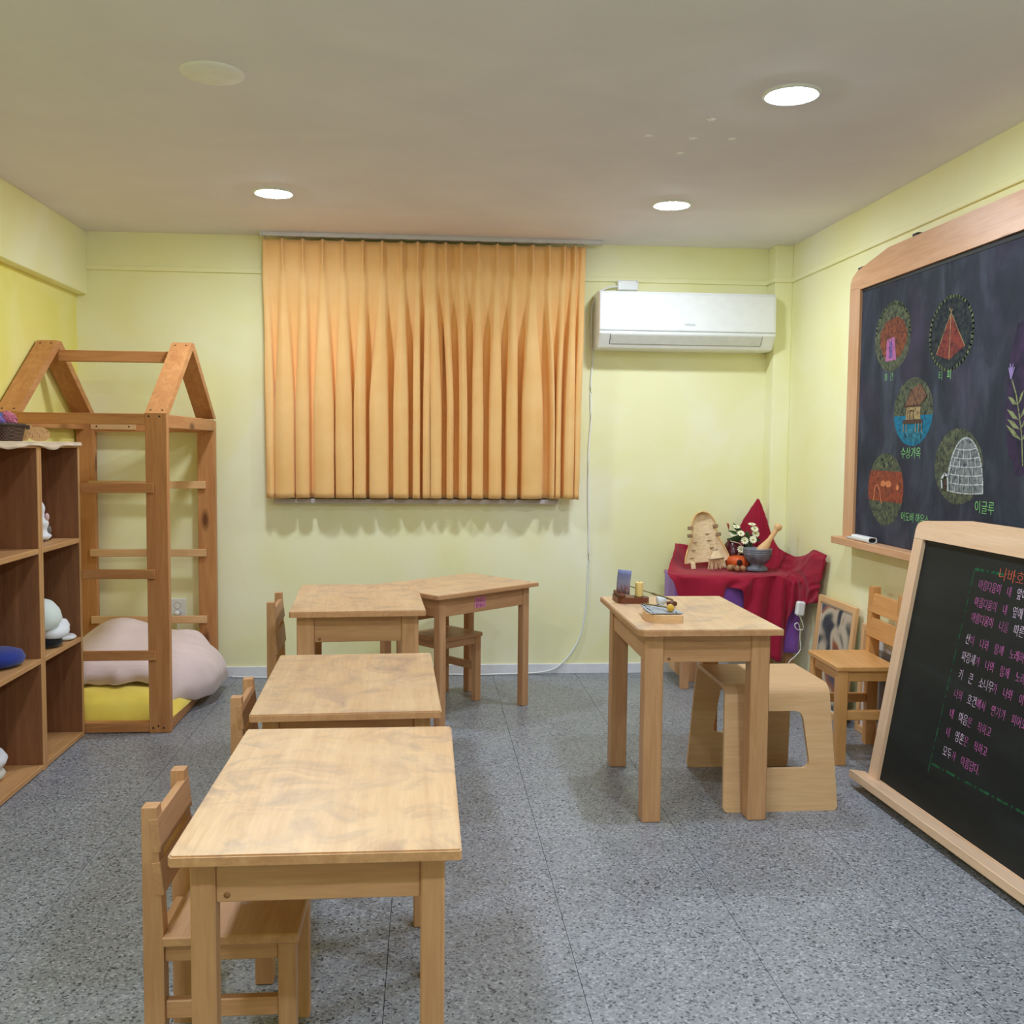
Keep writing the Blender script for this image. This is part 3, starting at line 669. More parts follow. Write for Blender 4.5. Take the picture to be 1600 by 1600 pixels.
# the panel is cut with a proper rounded window by a boolean; the shell itself is swept here
def stool_shell():
    H, R = 0.430, 0.045; th = 0.015
    pA = Vector((-0.245, 0.0)); pB = Vector((-0.187, H-R)); la = math.atan2(pB.y-pA.y, pB.x-pA.x)
    L = [pA.lerp(pB, k/10) for k in range(11)]
    c = pB + Vector((math.sin(la), -math.cos(la)))*R
    for k in range(1, 9):
        a = la+PI/2 - la*k/8; L.append(c + Vector((math.cos(a), math.sin(a)))*R)
    prof = L + [Vector((-p.x, p.y)) for p in reversed(L)]
    nP = len(prof); outer, inner = [], []
    for i, p in enumerate(prof):
        t_ = (prof[min(i+1, nP-1)]-prof[max(i-1, 0)]).normalized(); n_ = Vector((t_.y, -t_.x))
        outer.append(p); inner.append(p + n_*th)
    mb = MB(); rows = []
    def ring(o_, i_):
        f = o_.y/H; w = 0.201-0.017*f
        c_ = 0.0
        if o_.y < 0.001: c_ = 0.014
        elif o_.y < 0.008: c_ = 0.005
        return [(-w+c_, o_.x, max(0, o_.y)), (w-c_, o_.x, max(0, o_.y)), (w-c_, i_.x, max(0, i_.y)), (-w+c_, i_.x, max(0, i_.y))]
    for o_, i_ in zip(outer, inner): rows.append(ring(o_, i_))
    # insert a ring just above the feet so only the corner is rounded
    r0 = rows[0]
    for fr_ in (0.42, 0.13):
        mid_o, mid_i = outer[0].lerp(outer[1], fr_), inner[0].lerp(inner[1], fr_)
        rows.insert(1, ring(mid_o, mid_i)); rows.insert(len(rows)-1, ring(Vector((-mid_o.x, mid_o.y)), Vector((-mid_i.x, mid_i.y))))
    mb.grid(rows, False, 0, True)
    for r in (rows[0], rows[-1]): mb.bm.faces.new([mb.bm.verts.new(p) for p in r])
    bmesh.ops.remove_doubles(mb.bm, verts=mb.bm.verts[:], dist=0.0002)
    return mb
shell = stool_shell().build('bent_shell', wood('ply', 0), stl)
def rounded_poly(pts, r, n=5):
    out = []
    for i, p in enumerate(pts):
        p = Vector(p); a = (Vector(pts[i-1])-p).normalized(); b = (Vector(pts[(i+1) % len(pts)])-p).normalized()
        for k in range(n+1):
            t_ = k/n; q0, q1 = p+a*r, p+b*r
            out.append(q0*(1-t_)**2 + p*2*t_*(1-t_) + q1*t_**2)
    return out
cutter = MB().prism([tuple(p) for p in rounded_poly([(-0.108, 0.142), (0.108, 0.142), (0.086, 0.335), (-0.086, 0.335)], 0.032)], -0.4, 0.4, 1).build('cutter', wood('ply', 0), None)
cutter.location = (1.208, 3.474, 0)
bpy.context.view_layer.update()
md = shell.modifiers.new('cut', 'BOOLEAN'); md.operation = 'DIFFERENCE'; md.object = cutter; md.solver = 'EXACT'
bpy.context.view_layer.update()
dg = bpy.context.evaluated_depsgraph_get()
me2 = bpy.data.meshes.new_from_object(shell.evaluated_get(dg))
shell.modifiers.clear(); shell.data = me2
bpy.data.objects.remove(cutter, do_unlink=True)
for p in me2.polygons: p.use_smooth = False
# ------------------------------------------------------------------ things on the right table
TZ = 0.6502
hd = thing('card_stand', 'dark reddish wooden stand holding a postcard on the right table', 'stand', (0.770, 3.690, TZ))
mb = MB(); mb.prism([(-0.052, 0.080), (-0.052, -0.030), (-0.040, -0.045), (0.055, -0.045), (0.066, -0.030), (0.066, -0.005), (0.050, 0.020), (0.010, 0.030), (-0.020, 0.080)], 0.0, 0.022, 2)
mb.build('base', wood('walnut', 0), hd)
MB().box(-0.050, -0.026, -0.044, 0.078, 0.022, 0.036, 0.003).build('slot_block', wood('walnut', 1), hd)
mb = MB().lathe([(0.020, 0.0221), (0.020, 0.0226), (0.0, 0.0226)], 24, Matrix.Translation((0.032, -0.012, 0))); mb.build('candle_cup', plain('dark_cup', (44, 26, 20)), hd)
pc = MB(); R_ = Vector((0.62, -0.78, 0)).normalized()
def cardmat():
    m, nt, b = newmat('painted_postcard'); b.inputs['Roughness'].default_value = 0.5
    v = coords(nt, rnd=False); g = N(nt, 'ShaderNodeSeparateXYZ'); nt.links.new(v, g.inputs[0])
    v2 = coords(nt, (70, 70, 14), False); f = tex(nt, v2, 1.0, 4, 0.6, 0.5)
    ad = N(nt, 'ShaderNodeMath', operation='MULTIPLY_ADD'); ad.inputs[1].default_value = 5.0; nt.links.new(g.outputs[2], ad.inputs[0])
    sm = N(nt, 'ShaderNodeMath', operation='MULTIPLY'); sm.inputs[1].default_value = 0.7; nt.links.new(f, sm.inputs[0]); nt.links.new(sm.outputs[0], ad.inputs[2])
    nt.links.new(ramp(nt, ad.outputs[0], [(0.42, (196, 200, 206)), (0.56, (140, 92, 104)), (0.68, (150, 150, 184)), (0.9, (128, 136, 190))]), b.inputs['Base Color']); return m
cw, ch = 0.066, 0.092
rows = []
for j in range(6):
    f = j/5; bend = -0.012*f*f
    rows.append([(-0.046+R_.x*cw*i/4+R_.y*bend*0.4, 0.035+R_.y*cw*i/4+bend, 0.030+ch*f) for i in range(5)])
pc.grid(rows); pco = pc.build('postcard', cardmat(), None, (0.770, 3.690, TZ), solid=0.001); tag(pco, 'bluish painted postcard leaning upright in the dark wooden stand', 'card')
cn = thing('candle', 'short cream candle standing in the dark wooden stand', 'candle', (0.802, 3.678, TZ+0.0228))
MB().lathe([(0, 0.0), (0.0150, 0.0), (0.0155, 0.003), (0.0152, 0.050), (0.0158, 0.054), (0.0125, 0.055), (0.006, 0.050), (0, 0.049)], 28).build('wax', plain('cream_wax', (232, 206, 132), 0.5, var=0.04), cn)
MB().tube([(0, 0, 0.048), (0.0005, 0, 0.054), (0.002, 0.001, 0.058)], 0.0008, 6).build('wick', M_BLACK, cn)
wd = MB().tube([Vector((0.752, 3.730, 0.7125)).lerp(Vector((0.940, 3.700, 0.6545)), k/24) for k in range(25)], [0.0018 if k < 14 else (0.0045 if k % 2 else 0.0032) for k in range(25)], 8).build('twig_wand', plain('olive_bark', (122, 104, 58), 0.8, var=0.3))
tag(wd, 'thin knobbly twig leaning from the postcard down to the right table', 'twig')
gl = thing('glockenspiel', 'small wooden box chime with silver bars at the front of the right table', 'instrument', (0.800, 3.335, TZ))
pl = [(-0.056, -0.060), (-0.040, -0.088), (-0.018, -0.100), (0.052, -0.100), (0.058, -0.096), (0.062, 0.080), (-0.010, 0.120), (-0.034, 0.090), (-0.050, 0.04), (-0.058, -0.01)]
MB().prism(pl, 0.0, 0.026, 2).build('sound_box', wood('ply', 0), gl)
for k in range(7):
    y = -0.082+k*0.027
    MB().box(-0.054+0.002*abs(k-2), 0.063-0.004*k, y, y+0.021, 0.029, 0.032, 0.001).build('bar', plain('brushed_steel', (150, 153, 158), 0.5, 0.6), gl)
mb = MB()
for k in range(7):
    y = -0.0715+k*0.027
    for xx in (-0.040, 0.040-0.004*k): mb.lathe([(0, 0.0345), (0.003, 0.034), (0.003, 0.026)], 8, Matrix.Translation((xx, y, 0)))
mb.build('bar_pins', M_BLACK, gl, kind='stuff')
ml = thing('mallet', 'small beater with a yellow head lying across the metal chime', 'beater', (0.800, 3.335, TZ+0.033))
MB().tube([(-0.035, 0.085, 0.004), (0.018, -0.050, 0.012)], 0.0028, 8).build('stick', plain('olive_bark', (122, 104, 58)), ml)
mb = MB().lathe([(0, -0.014), (0.010, -0.013), (0.0125, -0.004), (0.0125, 0.006), (0.009, 0.013), (0, 0.014)], 20, Matrix.Translation((0.022, -0.062, 0.0128)) @ Matrix.Rotation(PI/2, 4, 'X') ); mb.build('head', fabric('yellow_felt', (206, 168, 66)), ml)
hb = thing('hand_bell', 'small silvery bell with a brown wooden handle behind the metal chime', 'bell', (0.880, 3.560, TZ))
MB().lathe([(0, 0.0), (0.019, 0.0), (0.020, 0.004), (0.014, 0.022), (0.008, 0.034), (0.0, 0.036)], 24, Matrix.Translation((-0.034, 0.008, 0.0202)) @ Matrix.Rotation(1.45, 4, 'Y')).build('bell_cup', plain('bright_steel', (196, 200, 206)), hb)
MB().lathe([(0, 0.0), (0.007, 0.002), (0.011, 0.014), (0.0115, 0.026), (0.007, 0.038), (0, 0.040)], 20, Matrix.Translation((0.000, 0.004, 0.0125)) @ Matrix.Rotation(PI/2, 4, 'Y')).build('handle', wood('walnut', 0), hb)
# ------------------------------------------------------------------ corner nature table
ns = thing('corner_stand', 'low wooden corner stand hidden under the crimson cloth', 'stand')
wbox('top_board', 'beech', ns, 1.262, 1.84, 4.885, 5.185, 0.566, 0.586)
for xx, yy in ((1.385, 5.085), (1.80, 5.10), (1.30, 4.93), (1.838, 4.905)): wbox('leg', 'beech', ns, xx, xx+0.042, yy, yy+0.034, 0.0, 0.566 if yy > 5 or xx < 1.5 else 0.566)
arc = [(1.385, 0.02), (1.385, 0.15)] + [(1.385-0.11*math.sin(a), 0.15-0.0+0.11*(1-math.cos(a))) for a in (0.3, 0.6, 0.9, 1.2)] 
MB().prism([(1.386, 0.010), (1.386, 0.20), (1.270, 0.20), (1.268, 0.12), (1.285, 0.075), (1.315, 0.045), (1.350, 0.022)], 5.088, 5.110, 1).build('curved_bracket', wood('ply', 2), ns)
MB().prism([(1.838, 0.44), (1.80, 0.43), (1.775, 0.40), (1.768, 0.33), (1.772, 0.20), (1.785, 0.155), (1.792, 0.24), (1.805, 0.30), (1.838, 0.33)], 4.908, 4.926, 1).build('curved_bracket', wood('ply', 2), ns)
# purple undercloth
def drape(path, z0, z1f, amp, mb, seed):
    pts = catmull([(p[0], p[1], 0) for p in path], 10); rows = []
    for j in range(15):
        t_ = j/14; row = []
        for i, p in enumerate(pts):
            f = i/(len(pts)-1)
            r = amp*math.sin(f*38+seed)*t_ + amp*0.7*noise.noise(Vector((f*9, t_*2, seed)))*t_
            row.append((p.x, p.y - r, z0+(z1f(f)-z0)*t_))
        rows.append(row)
    mb.grid(rows)
mb = MB(); drape([(1.262, 5.16), (1.256, 5.0), (1.256, 4.885), (1.30, 4.862), (1.48, 4.858), (1.62, 4.858), (1.78, 4.858), (1.885, 4.862), (1.912, 4.93)], 0.590, lambda f: 0.40 if f < 0.45 else (0.40 if f < 0.75 else 0.20), 0.009, mb, 1.0)
o = mb.build('under_cloth', fabric('violet_cotton', (150, 98, 190), (134, 82, 172), 260), None, smooth=True, solid=0.0015)
tag(o, 'violet undercloth showing below the crimson cloth on the corner stand', 'cloth')
# crimson cloth
G = [
 [(1.33, 5.22, .722), (1.40, 5.27, .712), (1.52, 5.285, .672), (1.60, 5.285, .690), (1.655, 5.275, .735), (1.705, 5.27, .83), (1.772, 5.20, .978), (1.80, 5.185, .90), (1.83, 5.18, .80), (1.872, 5.16, .705), (1.905, 4.98, .675), (1.908, 4.84, .70), (1.905, 4.74, .742), (1.914, 4.60, .728)],
 [(1.30, 5.12, .695), (1.38, 5.20, .640), (1.50, 5.22, .606), (1.59, 5.22, .606), (1.65, 5.22, .63), (1.70, 5.215, .70), (1.765, 5.165, .78), (1.795, 5.155, .75), (1.825, 5.14, .69), (1.86, 5.08, .64), (1.885, 4.95, .625), (1.892, 4.83, .66), (1.890, 4.73, .705), (1.908, 4.60, .690)],
 [(1.265, 5.04, .655), (1.34, 5.10, .606), (1.47, 5.10, .600), (1.57, 5.10, .600), (1.64, 5.10, .600), (1.69, 5.10, .603), (1.75, 5.09, .608), (1.785, 5.08, .606), (1.815, 5.06, .603), (1.842, 5.02, .602), (1.868, 4.92, .602), (1.874, 4.82, .618), (1.874, 4.74, .640), (1.902, 4.61, .640)],
 [(1.225, 4.945, .608), (1.30, 4.92, .601), (1.44, 4.905, .600), (1.55, 4.905, .600), (1.62, 4.90, .600), (1.67, 4.90, .600), (1.74, 4.90, .600), (1.775, 4.895, .600), (1.805, 4.89, .600), (1.835, 4.89, .600), (1.862, 4.86, .600), (1.866, 4.80, .602), (1.868, 4.72, .605), (1.900, 4.62, .600)],
 [(1.216, 4.905, .596), (1.285, 4.855, .592), (1.43, 4.840, .592), (1.53, 4.840, .592), (1.61, 4.838, .592), (1.66, 4.835, .592), (1.73, 4.835, .592), (1.765, 4.832, .592), (1.795, 4.830, .590), (1.825, 4.830, .585), (1.855, 4.815, .58), (1.862, 4.76, .575), (1.874, 4.70, .57), (1.900, 4.63, .57)],
 [(1.222, 4.890, .582), (1.29, 4.838, .56), (1.43, 4.825, .56), (1.53, 4.826, .565), (1.61, 4.822, .56), (1.66, 4.82, .56), (1.73, 4.82, .56), (1.765, 4.816, .56), (1.795, 4.815, .54), (1.825, 4.812, .53), (1.855, 4.80, .53), (1.868, 4.745, .53), (1.880, 4.69, .53), (1.902, 4.64, .53)],
 [(1.235, 4.88, .566), (1.29, 4.832, .41), (1.475, 4.815, .40), (1.484, 4.824, .541), (1.580, 4.822, .532), (1.592, 4.812, .30), (1.68, 4.806, .21), (1.75, 4.80, .168), (1.790, 4.80, .168), (1.800, 4.80, .385), (1.850, 4.79, .452), (1.872, 4.74, .468), (1.886, 4.69, .478), (1.904, 4.65, .492)],
]
nc = len(G[0]); NU, NV = 7, 8
cols = []
rowsU = []
for g in G:
    r = []
    for i in range(nc-1):
        for k in range(NU): r.append(Vector(g[i]).lerp(Vector(g[i+1]), k/NU))
    r.append(Vector(g[-1])); 
    for _ in range(3): r = [r[0]] + [(r[i-1]+r[i]*2+r[i+1])/4 if (i % NU) or _ < 1 else (r[i-1]+r[i]*6+r[i+1])/8 for i in range(1, len(r)-1)] + [r[-1]]
    rowsU.append(r)
full = []
for i in range(len(rowsU[0])): full.append(catmull([r[i] for r in rowsU], NV))
rows = [[full[i][j] for i in range(len(full))] for j in range(len(full[0]))]
nr = len(rows)
for j, r in enumerate(rows):
    f = j/(nr-1)
    for i, p in enumerate(r):
        u = i/(len(r)-1)
        fold = 0.015*math.sin(u*46+1.0+2*noise.noise(Vector((u*5, f*2, 3))))*smooth01((f-0.66)/0.3) + 0.020*noise.noise(Vector((u*14, f*3, 4)))*smooth01((f-0.62)/0.2)
        back = smooth01((0.30-f)/0.2)
        cone = back*0.012*math.sin(u*95)
        p.y -= fold + abs(cone)*0.8; p.x += 0.004*noise.noise(Vector((u*20, f*9, 1)))
        p.z += 0.004*max(0, noise.noise(Vector((u*16, f*9, 7))))*(1-smooth01((f-0.6)/0.1))
        wr = noise.noise(Vector((u*24+f*9, f*5-u*7, 2)))*smooth01((u-0.52)/0.1)*smooth01((f-0.03)/0.1)
        if u > 0.7: p.x -= 0.016*max(0, wr)+0.004; p.z += 0.010*wr*smooth01((0.62-f)/0.1)
        p.y -= 0.014*wr*smooth01((f-0.55)/0.1)
        p.x = min(p.x, 1.918)
o = MB().grid(rows).build('table_cloth', fabric('crimson_cotton', (166, 28, 58), (144, 18, 46), 260, 0.8, 0.15), None, smooth=True, solid=0.002)
tag(o, 'crimson cloth draped over the corner stand and drawn up to a peak', 'cloth')
CZ = 0.6075
# winnowing basket
wb = thing('winnowing_basket', 'pale woven bamboo scoop leaning on the wall above the crimson cloth', 'basket', (1.463, 5.045, CZ+0.004), -0.10)
wb.rotation_euler = (-0.24, 0.10, -0.12)
def kw(v):      # half width and height along the scoop: v 0 bottom .. 1 top
    if v < 0.62: return 0.118 - 0.052*smooth01(v/0.62)
    return 0.066*math.sqrt(max(0, 1-((v-0.62)/0.38)**2.2))
rows = []; nvv = 64
for j in range(nvv+1):
    v = j/nvv; z = 0.03+0.265*v; w = max(kw(v), 0.002); row = []
    for i in range(33):
        u = -1+2*i/32
        weave = 0.0016*math.sin(v*nvv*PI*0.98 + (PI if int((u+1)*9) % 2 else 0))
        row.append((u*w, 0.030*(1-u*u) + weave, z))
    rows.append(row)
def straw():
    m, nt, b = newmat('woven_straw'); b.inputs['Roughness'].default_value = 0.7
    v = coords(nt, (60, 60, 260), False); c = ramp(nt, tex(nt, v, 1.0, 3), [(0.3, (222, 190, 142)), (0.7, (246, 226, 190))]); nt.links.new(c, b.inputs['Base Color']); return m
M_STRAW = straw()
MB().grid(rows).build('woven_panel', M_STRAW, wb, smooth=True, solid=0.003)
edge = [(-kw(v), 0, 0.03+0.265*v) for v in [k/30 for k in range(19)]] + [(-max(kw(v), 0.0), 0, 0.03+0.265*v) for v in [0.62+0.38*k/16 for k in range(17)]]
edge2 = edge + [(-p[0], p[1], p[2]) for p in reversed(edge[:-1])]
MB().tube(edge2, 0.0045, 8).build('rim', plain('bamboo_rim', (222, 184, 124), 0.6, var=0.1), wb)
for (sx, z0, w0, nm) in ((-1, 0.205, 0.060, 0), (1, 0.205, 0.060, 0), (-1, 0.165, 0.066, 0), (1, 0.160, 0.070, 0)):
    MB().box(min(sx*w0, sx*(w0+0.014))-0.010, max(sx*w0, sx*(w0+0.014))+0.002, -0.006, 0.010, z0, z0+0.018, 0.002).build('binding', plain('brown_binding', (140, 112, 84), 0.7, var=0.15), wb)
for k, (u_, z0) in enumerate([(-0.72, 0.055), (-0.72, 0.095), (-0.70, 0.135), (0.45, 0.06), (0.45, 0.10), (0.42, 0.14), (0.40, 0.175)]):
    w = kw((z0-0.03)/0.265); MB().box(u_*w-0.017, u_*w+0.017, 0.030*(1-u_*u_)-0.0045, 0.030*(1-u_*u_)-0.002, z0, z0+0.004, 0).build('weave_strip', plain('brown_binding', (140, 112, 84)), wb)
for sx in (-0.075, 0.085): MB().box(sx-0.012, sx+0.012, 0.006, 0.020, 0.0, 0.034, 0.002).build('foot', M_STRAW, wb)
wb.rotation_euler = (-0.16, -0.09, 0.0)
# hand broom
br = thing('hand_broom', 'little straw hand broom standing in front of the woven scoop', 'brush', (1.495, 4.985, CZ+0.004)); br.rotation_euler = (-0.06, -0.12, 0)
MB().tube([(0, 0, 0.10), (-0.003, 0.004, 0.155), (-0.004, 0.008, 0.190)], [0.006, 0.0055, 0.004], 10).build('handle', M_STRAW, br)
MB().lathe([(0.007, 0.105), (0.012, 0.10), (0.030, 0.062), (0.040, 0.052), (0.0, 0.05)], 24, Matrix.Diagonal((1, 0.42, 1, 1))).build('bound_head', M_STRAW, br)
mb = MB()
for k in range(22):
    a = -1+2*k/21
    mb.tube([(a*0.036, 0.004*math.sin(k*2.1), 0.054), (a*0.050, 0.007*math.sin(k*1.3), 0.002+0.004*(k % 3 == 0))], [0.0022, 0.0014], 5)
mb.build('bristles', M_STRAW, br, kind='stuff')
pts = [(0.0415*math.cos(2*PI*k/24), 0.0185*math.sin(2*PI*k/24), 0.054) for k in range(25)]
MB().tube(pts, 0.0014, 5).build('binding_cord', plain('dark_cord', (84, 62, 44)), br)
MB().tube([(0.0125*math.cos(2*PI*k/24), 0.006*math.sin(2*PI*k/24), 0.101) for k in range(25)], 0.0015, 5).build('binding_cord', plain('dark_cord', (84, 62, 44)), br)
# flowers in a maroon jug, dark green vase
def lathe_thing(name, label, cat, loc, prof, mat, tilt=(0, 0, 0), segs=36, part='body'):
    t = thing(name, label, cat, loc); t.rotation_euler = tilt
    MB().lathe(prof, segs).build(part, mat, t); return t
jug = lathe_thing('maroon_jug', 'dark maroon glazed jug behind the pumpkin on the crimson cloth', 'jug', (1.618, 5.125, CZ), [(0, 0), (0.046, 0), (0.052, 0.006), (0.060, 0.06), (0.056, 0.095), (0.040, 0.125), (0.030, 0.135), (0.034, 0.148), (0.030, 0.148), (0.026, 0.138), (0, 0.13)], plain('maroon_glaze', (72, 12, 28), 0.25, var=0.15))
MB().tube([(0.028*math.cos(a), 0.028*math.sin(a)-0.045, 0.118+0.022*math.sin(a*0.5)) for a in [2*PI*k/24 for k in range(25)]], 0.003, 6).build('pale_ring', plain('pale_ring', (206, 180, 170), 0.4), jug)
vs = lathe_thing('green_vase', 'small dark green vase of white daisies behind the stone mortar', 'vase', (1.692, 5.105, CZ), [(0, 0), (0.024, 0), (0.026, 0.004), (0.027, 0.12), (0.022, 0.135), (0.025, 0.145), (0.020, 0.145), (0.018, 0.13), (0, 0.12)], plain('dark_green_glaze', (34, 52, 34), 0.35, var=0.2))
M_PET = plain('cream_petals', (238, 236, 206), 0.7, var=0.05); M_LEAF = plain('dark_leaf', (50, 84, 48), 0.5, var=0.25); M_STEM = plain('stem_green', (84, 112, 60), 0.6)
FL = [(-0.075, -0.03, 0.215, 0.4), (-0.055, -0.045, 0.182, 0.8), (-0.035, -0.05, 0.145, 1.2), (-0.050, -0.04, 0.098, 1.3), (0.010, -0.05, 0.150, 1.2), (0.012, -0.02, 0.228, 0.3), (0.022, -0.035, 0.205, 0.8), (-0.085, -0.02, 0.175, 0.7), (0.030, -0.03, 0.180, 1.0)]
for k, (dx, dy, dz, tl) in enumerate(FL):
    c = Vector((dx, dy, dz)); Mx = Matrix.Translation(c) @ Matrix.Rotation(tl, 4, 'X') @ Matrix.Rotation(k*0.7, 4, 'Z')
    mb = MB()
    for q in range(11):
        a = 2*PI*q/11; d = Vector((math.cos(a), math.sin(a), 0)); s_ = Vector((-math.sin(a), math.cos(a), 0))
        vs_ = [Mx @ p for p in (d*0.004-s_*0.002, d*0.015-s_*0.005+Vector((0, 0, .003)), d*0.023+Vector((0, 0, .001)), d*0.015+s_*0.005+Vector((0, 0, .003)), d*0.004+s_*0.002)]
        mb.bm.faces.new([mb.bm.verts.new(p) for p in vs_])
    fo = mb.build('flower', M_PET, vs)
    MB().sphere(Mx @ Vector((0, 0, 0.0015)), 0.0052, 2, 0, (1, 1, 0.8)).build('flower_centre', plain('green_yellow_centre', (176, 172, 84), 0.7), fo)
    MB().tube(catmull([(dx*0.12, dy*0.12, 0.13), (dx*0.6, dy*0.5, 0.12+0.6*(dz-0.12)), (c.x, c.y+0.004, c.z-0.003)], 5), 0.0014, 5).build('stem', M_STEM, fo)
def leaf(p0, p1, wd_, col, par):
    p0, p1 = Vector(p0), Vector(p1); d = p1-p0; s_ = d.cross(Vector((0, 1, 0.3))).normalized(); rows = []
    for k in range(9):
        t_ = k/8; w = wd_*math.sin(PI*min(0.98, t_*0.95+0.04))**0.8; c = p0+d*t_+Vector((0, -0.010*math.sin(PI*t_), 0.012*math.sin(PI*t_)))
        rows.append([c-s_*w, c+Vector((0, 0.002, -0.002)), c+s_*w])
    MB().grid(rows).build('leaf', col, par, smooth=True)
for p1, w_ in (((-0.125, -0.03, 0.150), 0.009), ((-0.115, -0.02, 0.195), 0.008), ((-0.098, -0.03, 0.220), 0.007), ((-0.10, -0.05, 0.165), 0.009), ((-0.06, -0.03, 0.14), 0.010), ((0.045, -0.02, 0.19), 0.008), ((0.055, 0, 0.165), 0.010), ((-0.088, -0.01, 0.235), 0.006), ((0.07, 0.0, 0.14), 0.010), ((-0.02, -0.03, 0.195), 0.008)):
    leaf((-0.01, -0.01, 0.13), p1, w_*1.3, M_LEAF, vs)
leaf((-0.112, -0.02, 0.20), (-0.128, -0.02, 0.232), 0.006, plain('red_bud', (170, 84, 62)), vs)
# stone mortar, pestle
mo = thing('stone_mortar', 'dark grey stone mortar bowl on a foot on the crimson cloth', 'mortar', (1.700, 4.975, CZ-0.003))
MB().lathe([(0, 0), (0.054, 0), (0.057, 0.006), (0.052, 0.018), (0.038, 0.028), (0.036, 0.034), (0.052, 0.046), (0.066, 0.066), (0.072, 0.088), (0.0725, 0.094), (0.0705, 0.096), (0.0725, 0.098), (0.073, 0.104), (0.071, 0.106), (0.0735, 0.108), (0.074, 0.116), (0.067, 0.117), (0.062, 0.085), (0.045, 0.055), (0, 0.045)], 44).build('bowl', plain('dark_stone', (108, 112, 122), 0.5, var=0.22), mo)
pe = thing('pestle', 'pale turned wooden pestle resting in the stone mortar', 'pestle', (1.690, 4.975, CZ+0.048)); pe.rotation_euler = (0.0, 0.62, 0.15)
MB().lathe([(0, 0.0), (0.018, 0.003), (0.027, 0.02), (0.031, 0.045), (0.029, 0.075), (0.019, 0.11), (0.013, 0.135), (0.0125, 0.185), (0.012, 0.195), (0.019, 0.202), (0.021, 0.214), (0.017, 0.226), (0, 0.231)], 28).build('turned_body', wood('palepine', 2), pe)
pk = thing('pumpkin', 'small orange ribbed pumpkin with a dark hollow between jug and mortar', 'pumpkin', (1.612, 5.020, CZ))
mb = MB(); rows = []
for j in range(25):
    ph = PI*j/24; row = []
    for i in range(72):
        th = 2*PI*i/72; r = 0.060*(math.sin(ph)**0.7 if 0 < j < 24 else 0.001)*(1-0.085*abs(math.sin(th*5))**0.6*math.sin(ph))
        row.append((r*math.cos(th), r*math.sin(th), 0.037-0.037*math.cos(ph)*(1 if abs(math.cos(ph)) < 0.75 else 0.92)))
    rows.append(row)
mb.grid(rows, True, 0, True); mb.build('rind', plain('pumpkin_orange', (206, 84, 30), 0.4, var=0.12), pk)
MB().tube([(0, 0, 0.066), (0.004, -0.003, 0.080), (0.010, -0.006, 0.086)], [0.007, 0.005, 0.006], 8).build('stalk', plain('dry_stalk', (120, 96, 60), 0.7), pk)
MB().sphere((-0.008, -0.054, 0.040), 0.016, 3, 0, (1, 0.35, 1)).build('hollow', plain('dark_hollow', (60, 20, 10), 0.8), pk)
for k, (dx, dy, r, lb) in enumerate([(-0.062, -0.070, 0.0165, 'leftmost brown walnut in front of the pumpkin'), (-0.030, -0.090, 0.016, 'middle brown walnut in front of the pumpkin'), (0.000, -0.085, 0.015, 'rightmost brown walnut in front of the pumpkin'), (-0.046, -0.062, 0.0155, 'walnut resting behind the other walnuts by the pumpkin')]):
    mb = MB(); mb.sphere((0, 0, 0), r, 3, 0, (1.05, 1, 0.95), 0.14, 24)
    nu = thing('walnut', lb, 'nut', (1.612+dx, 5.020+dy, CZ+r*0.9), k*1.1, 'walnuts by the pumpkin')
    mb.build('shell', plain('walnut_shell', (150, 112, 78), 0.6, var=0.2), nu)
    MB().tube([(r*1.06*math.cos(2*PI*q/24), 0, r*0.97*math.sin(2*PI*q/24)) for q in range(25)], 0.0011, 5).build('seam', plain('walnut_seam', (196, 164, 124), 0.6), nu)
# adapter and its cable
ad = thing('power_adapter', 'white power adapter with looping cord hanging right of the corner stand', 'adapter', (1.842, 4.735, 0.447)); ad.rotation_euler = (0, 0.12, 0)
MB().box(-0.022, 0.022, -0.016, 0.016, -0.036, 0.036, 0.008).build('housing', M_WHITE, ad)
MB().tube(catmull([(0.0, 0, -0.034), (0.022, 0, -0.07), (0.030, 0.0, -0.10), (0.0, -0.004, -0.105), (-0.018, -0.006, -0.085), (-0.004, -0.004, -0.072), (0.014, 0, -0.10), (0.022, 0.002, -0.15), (0.034, 0.004, -0.20), (0.012, 0.004, -0.24), (-0.014, 0.003, -0.27), (-0.022, 0.003, -0.32), (0.0, 0.003, -0.42), (0.03, 0.003, -0.442)], 6), 0.0024, 8).build('cable', M_WHITE, ad)
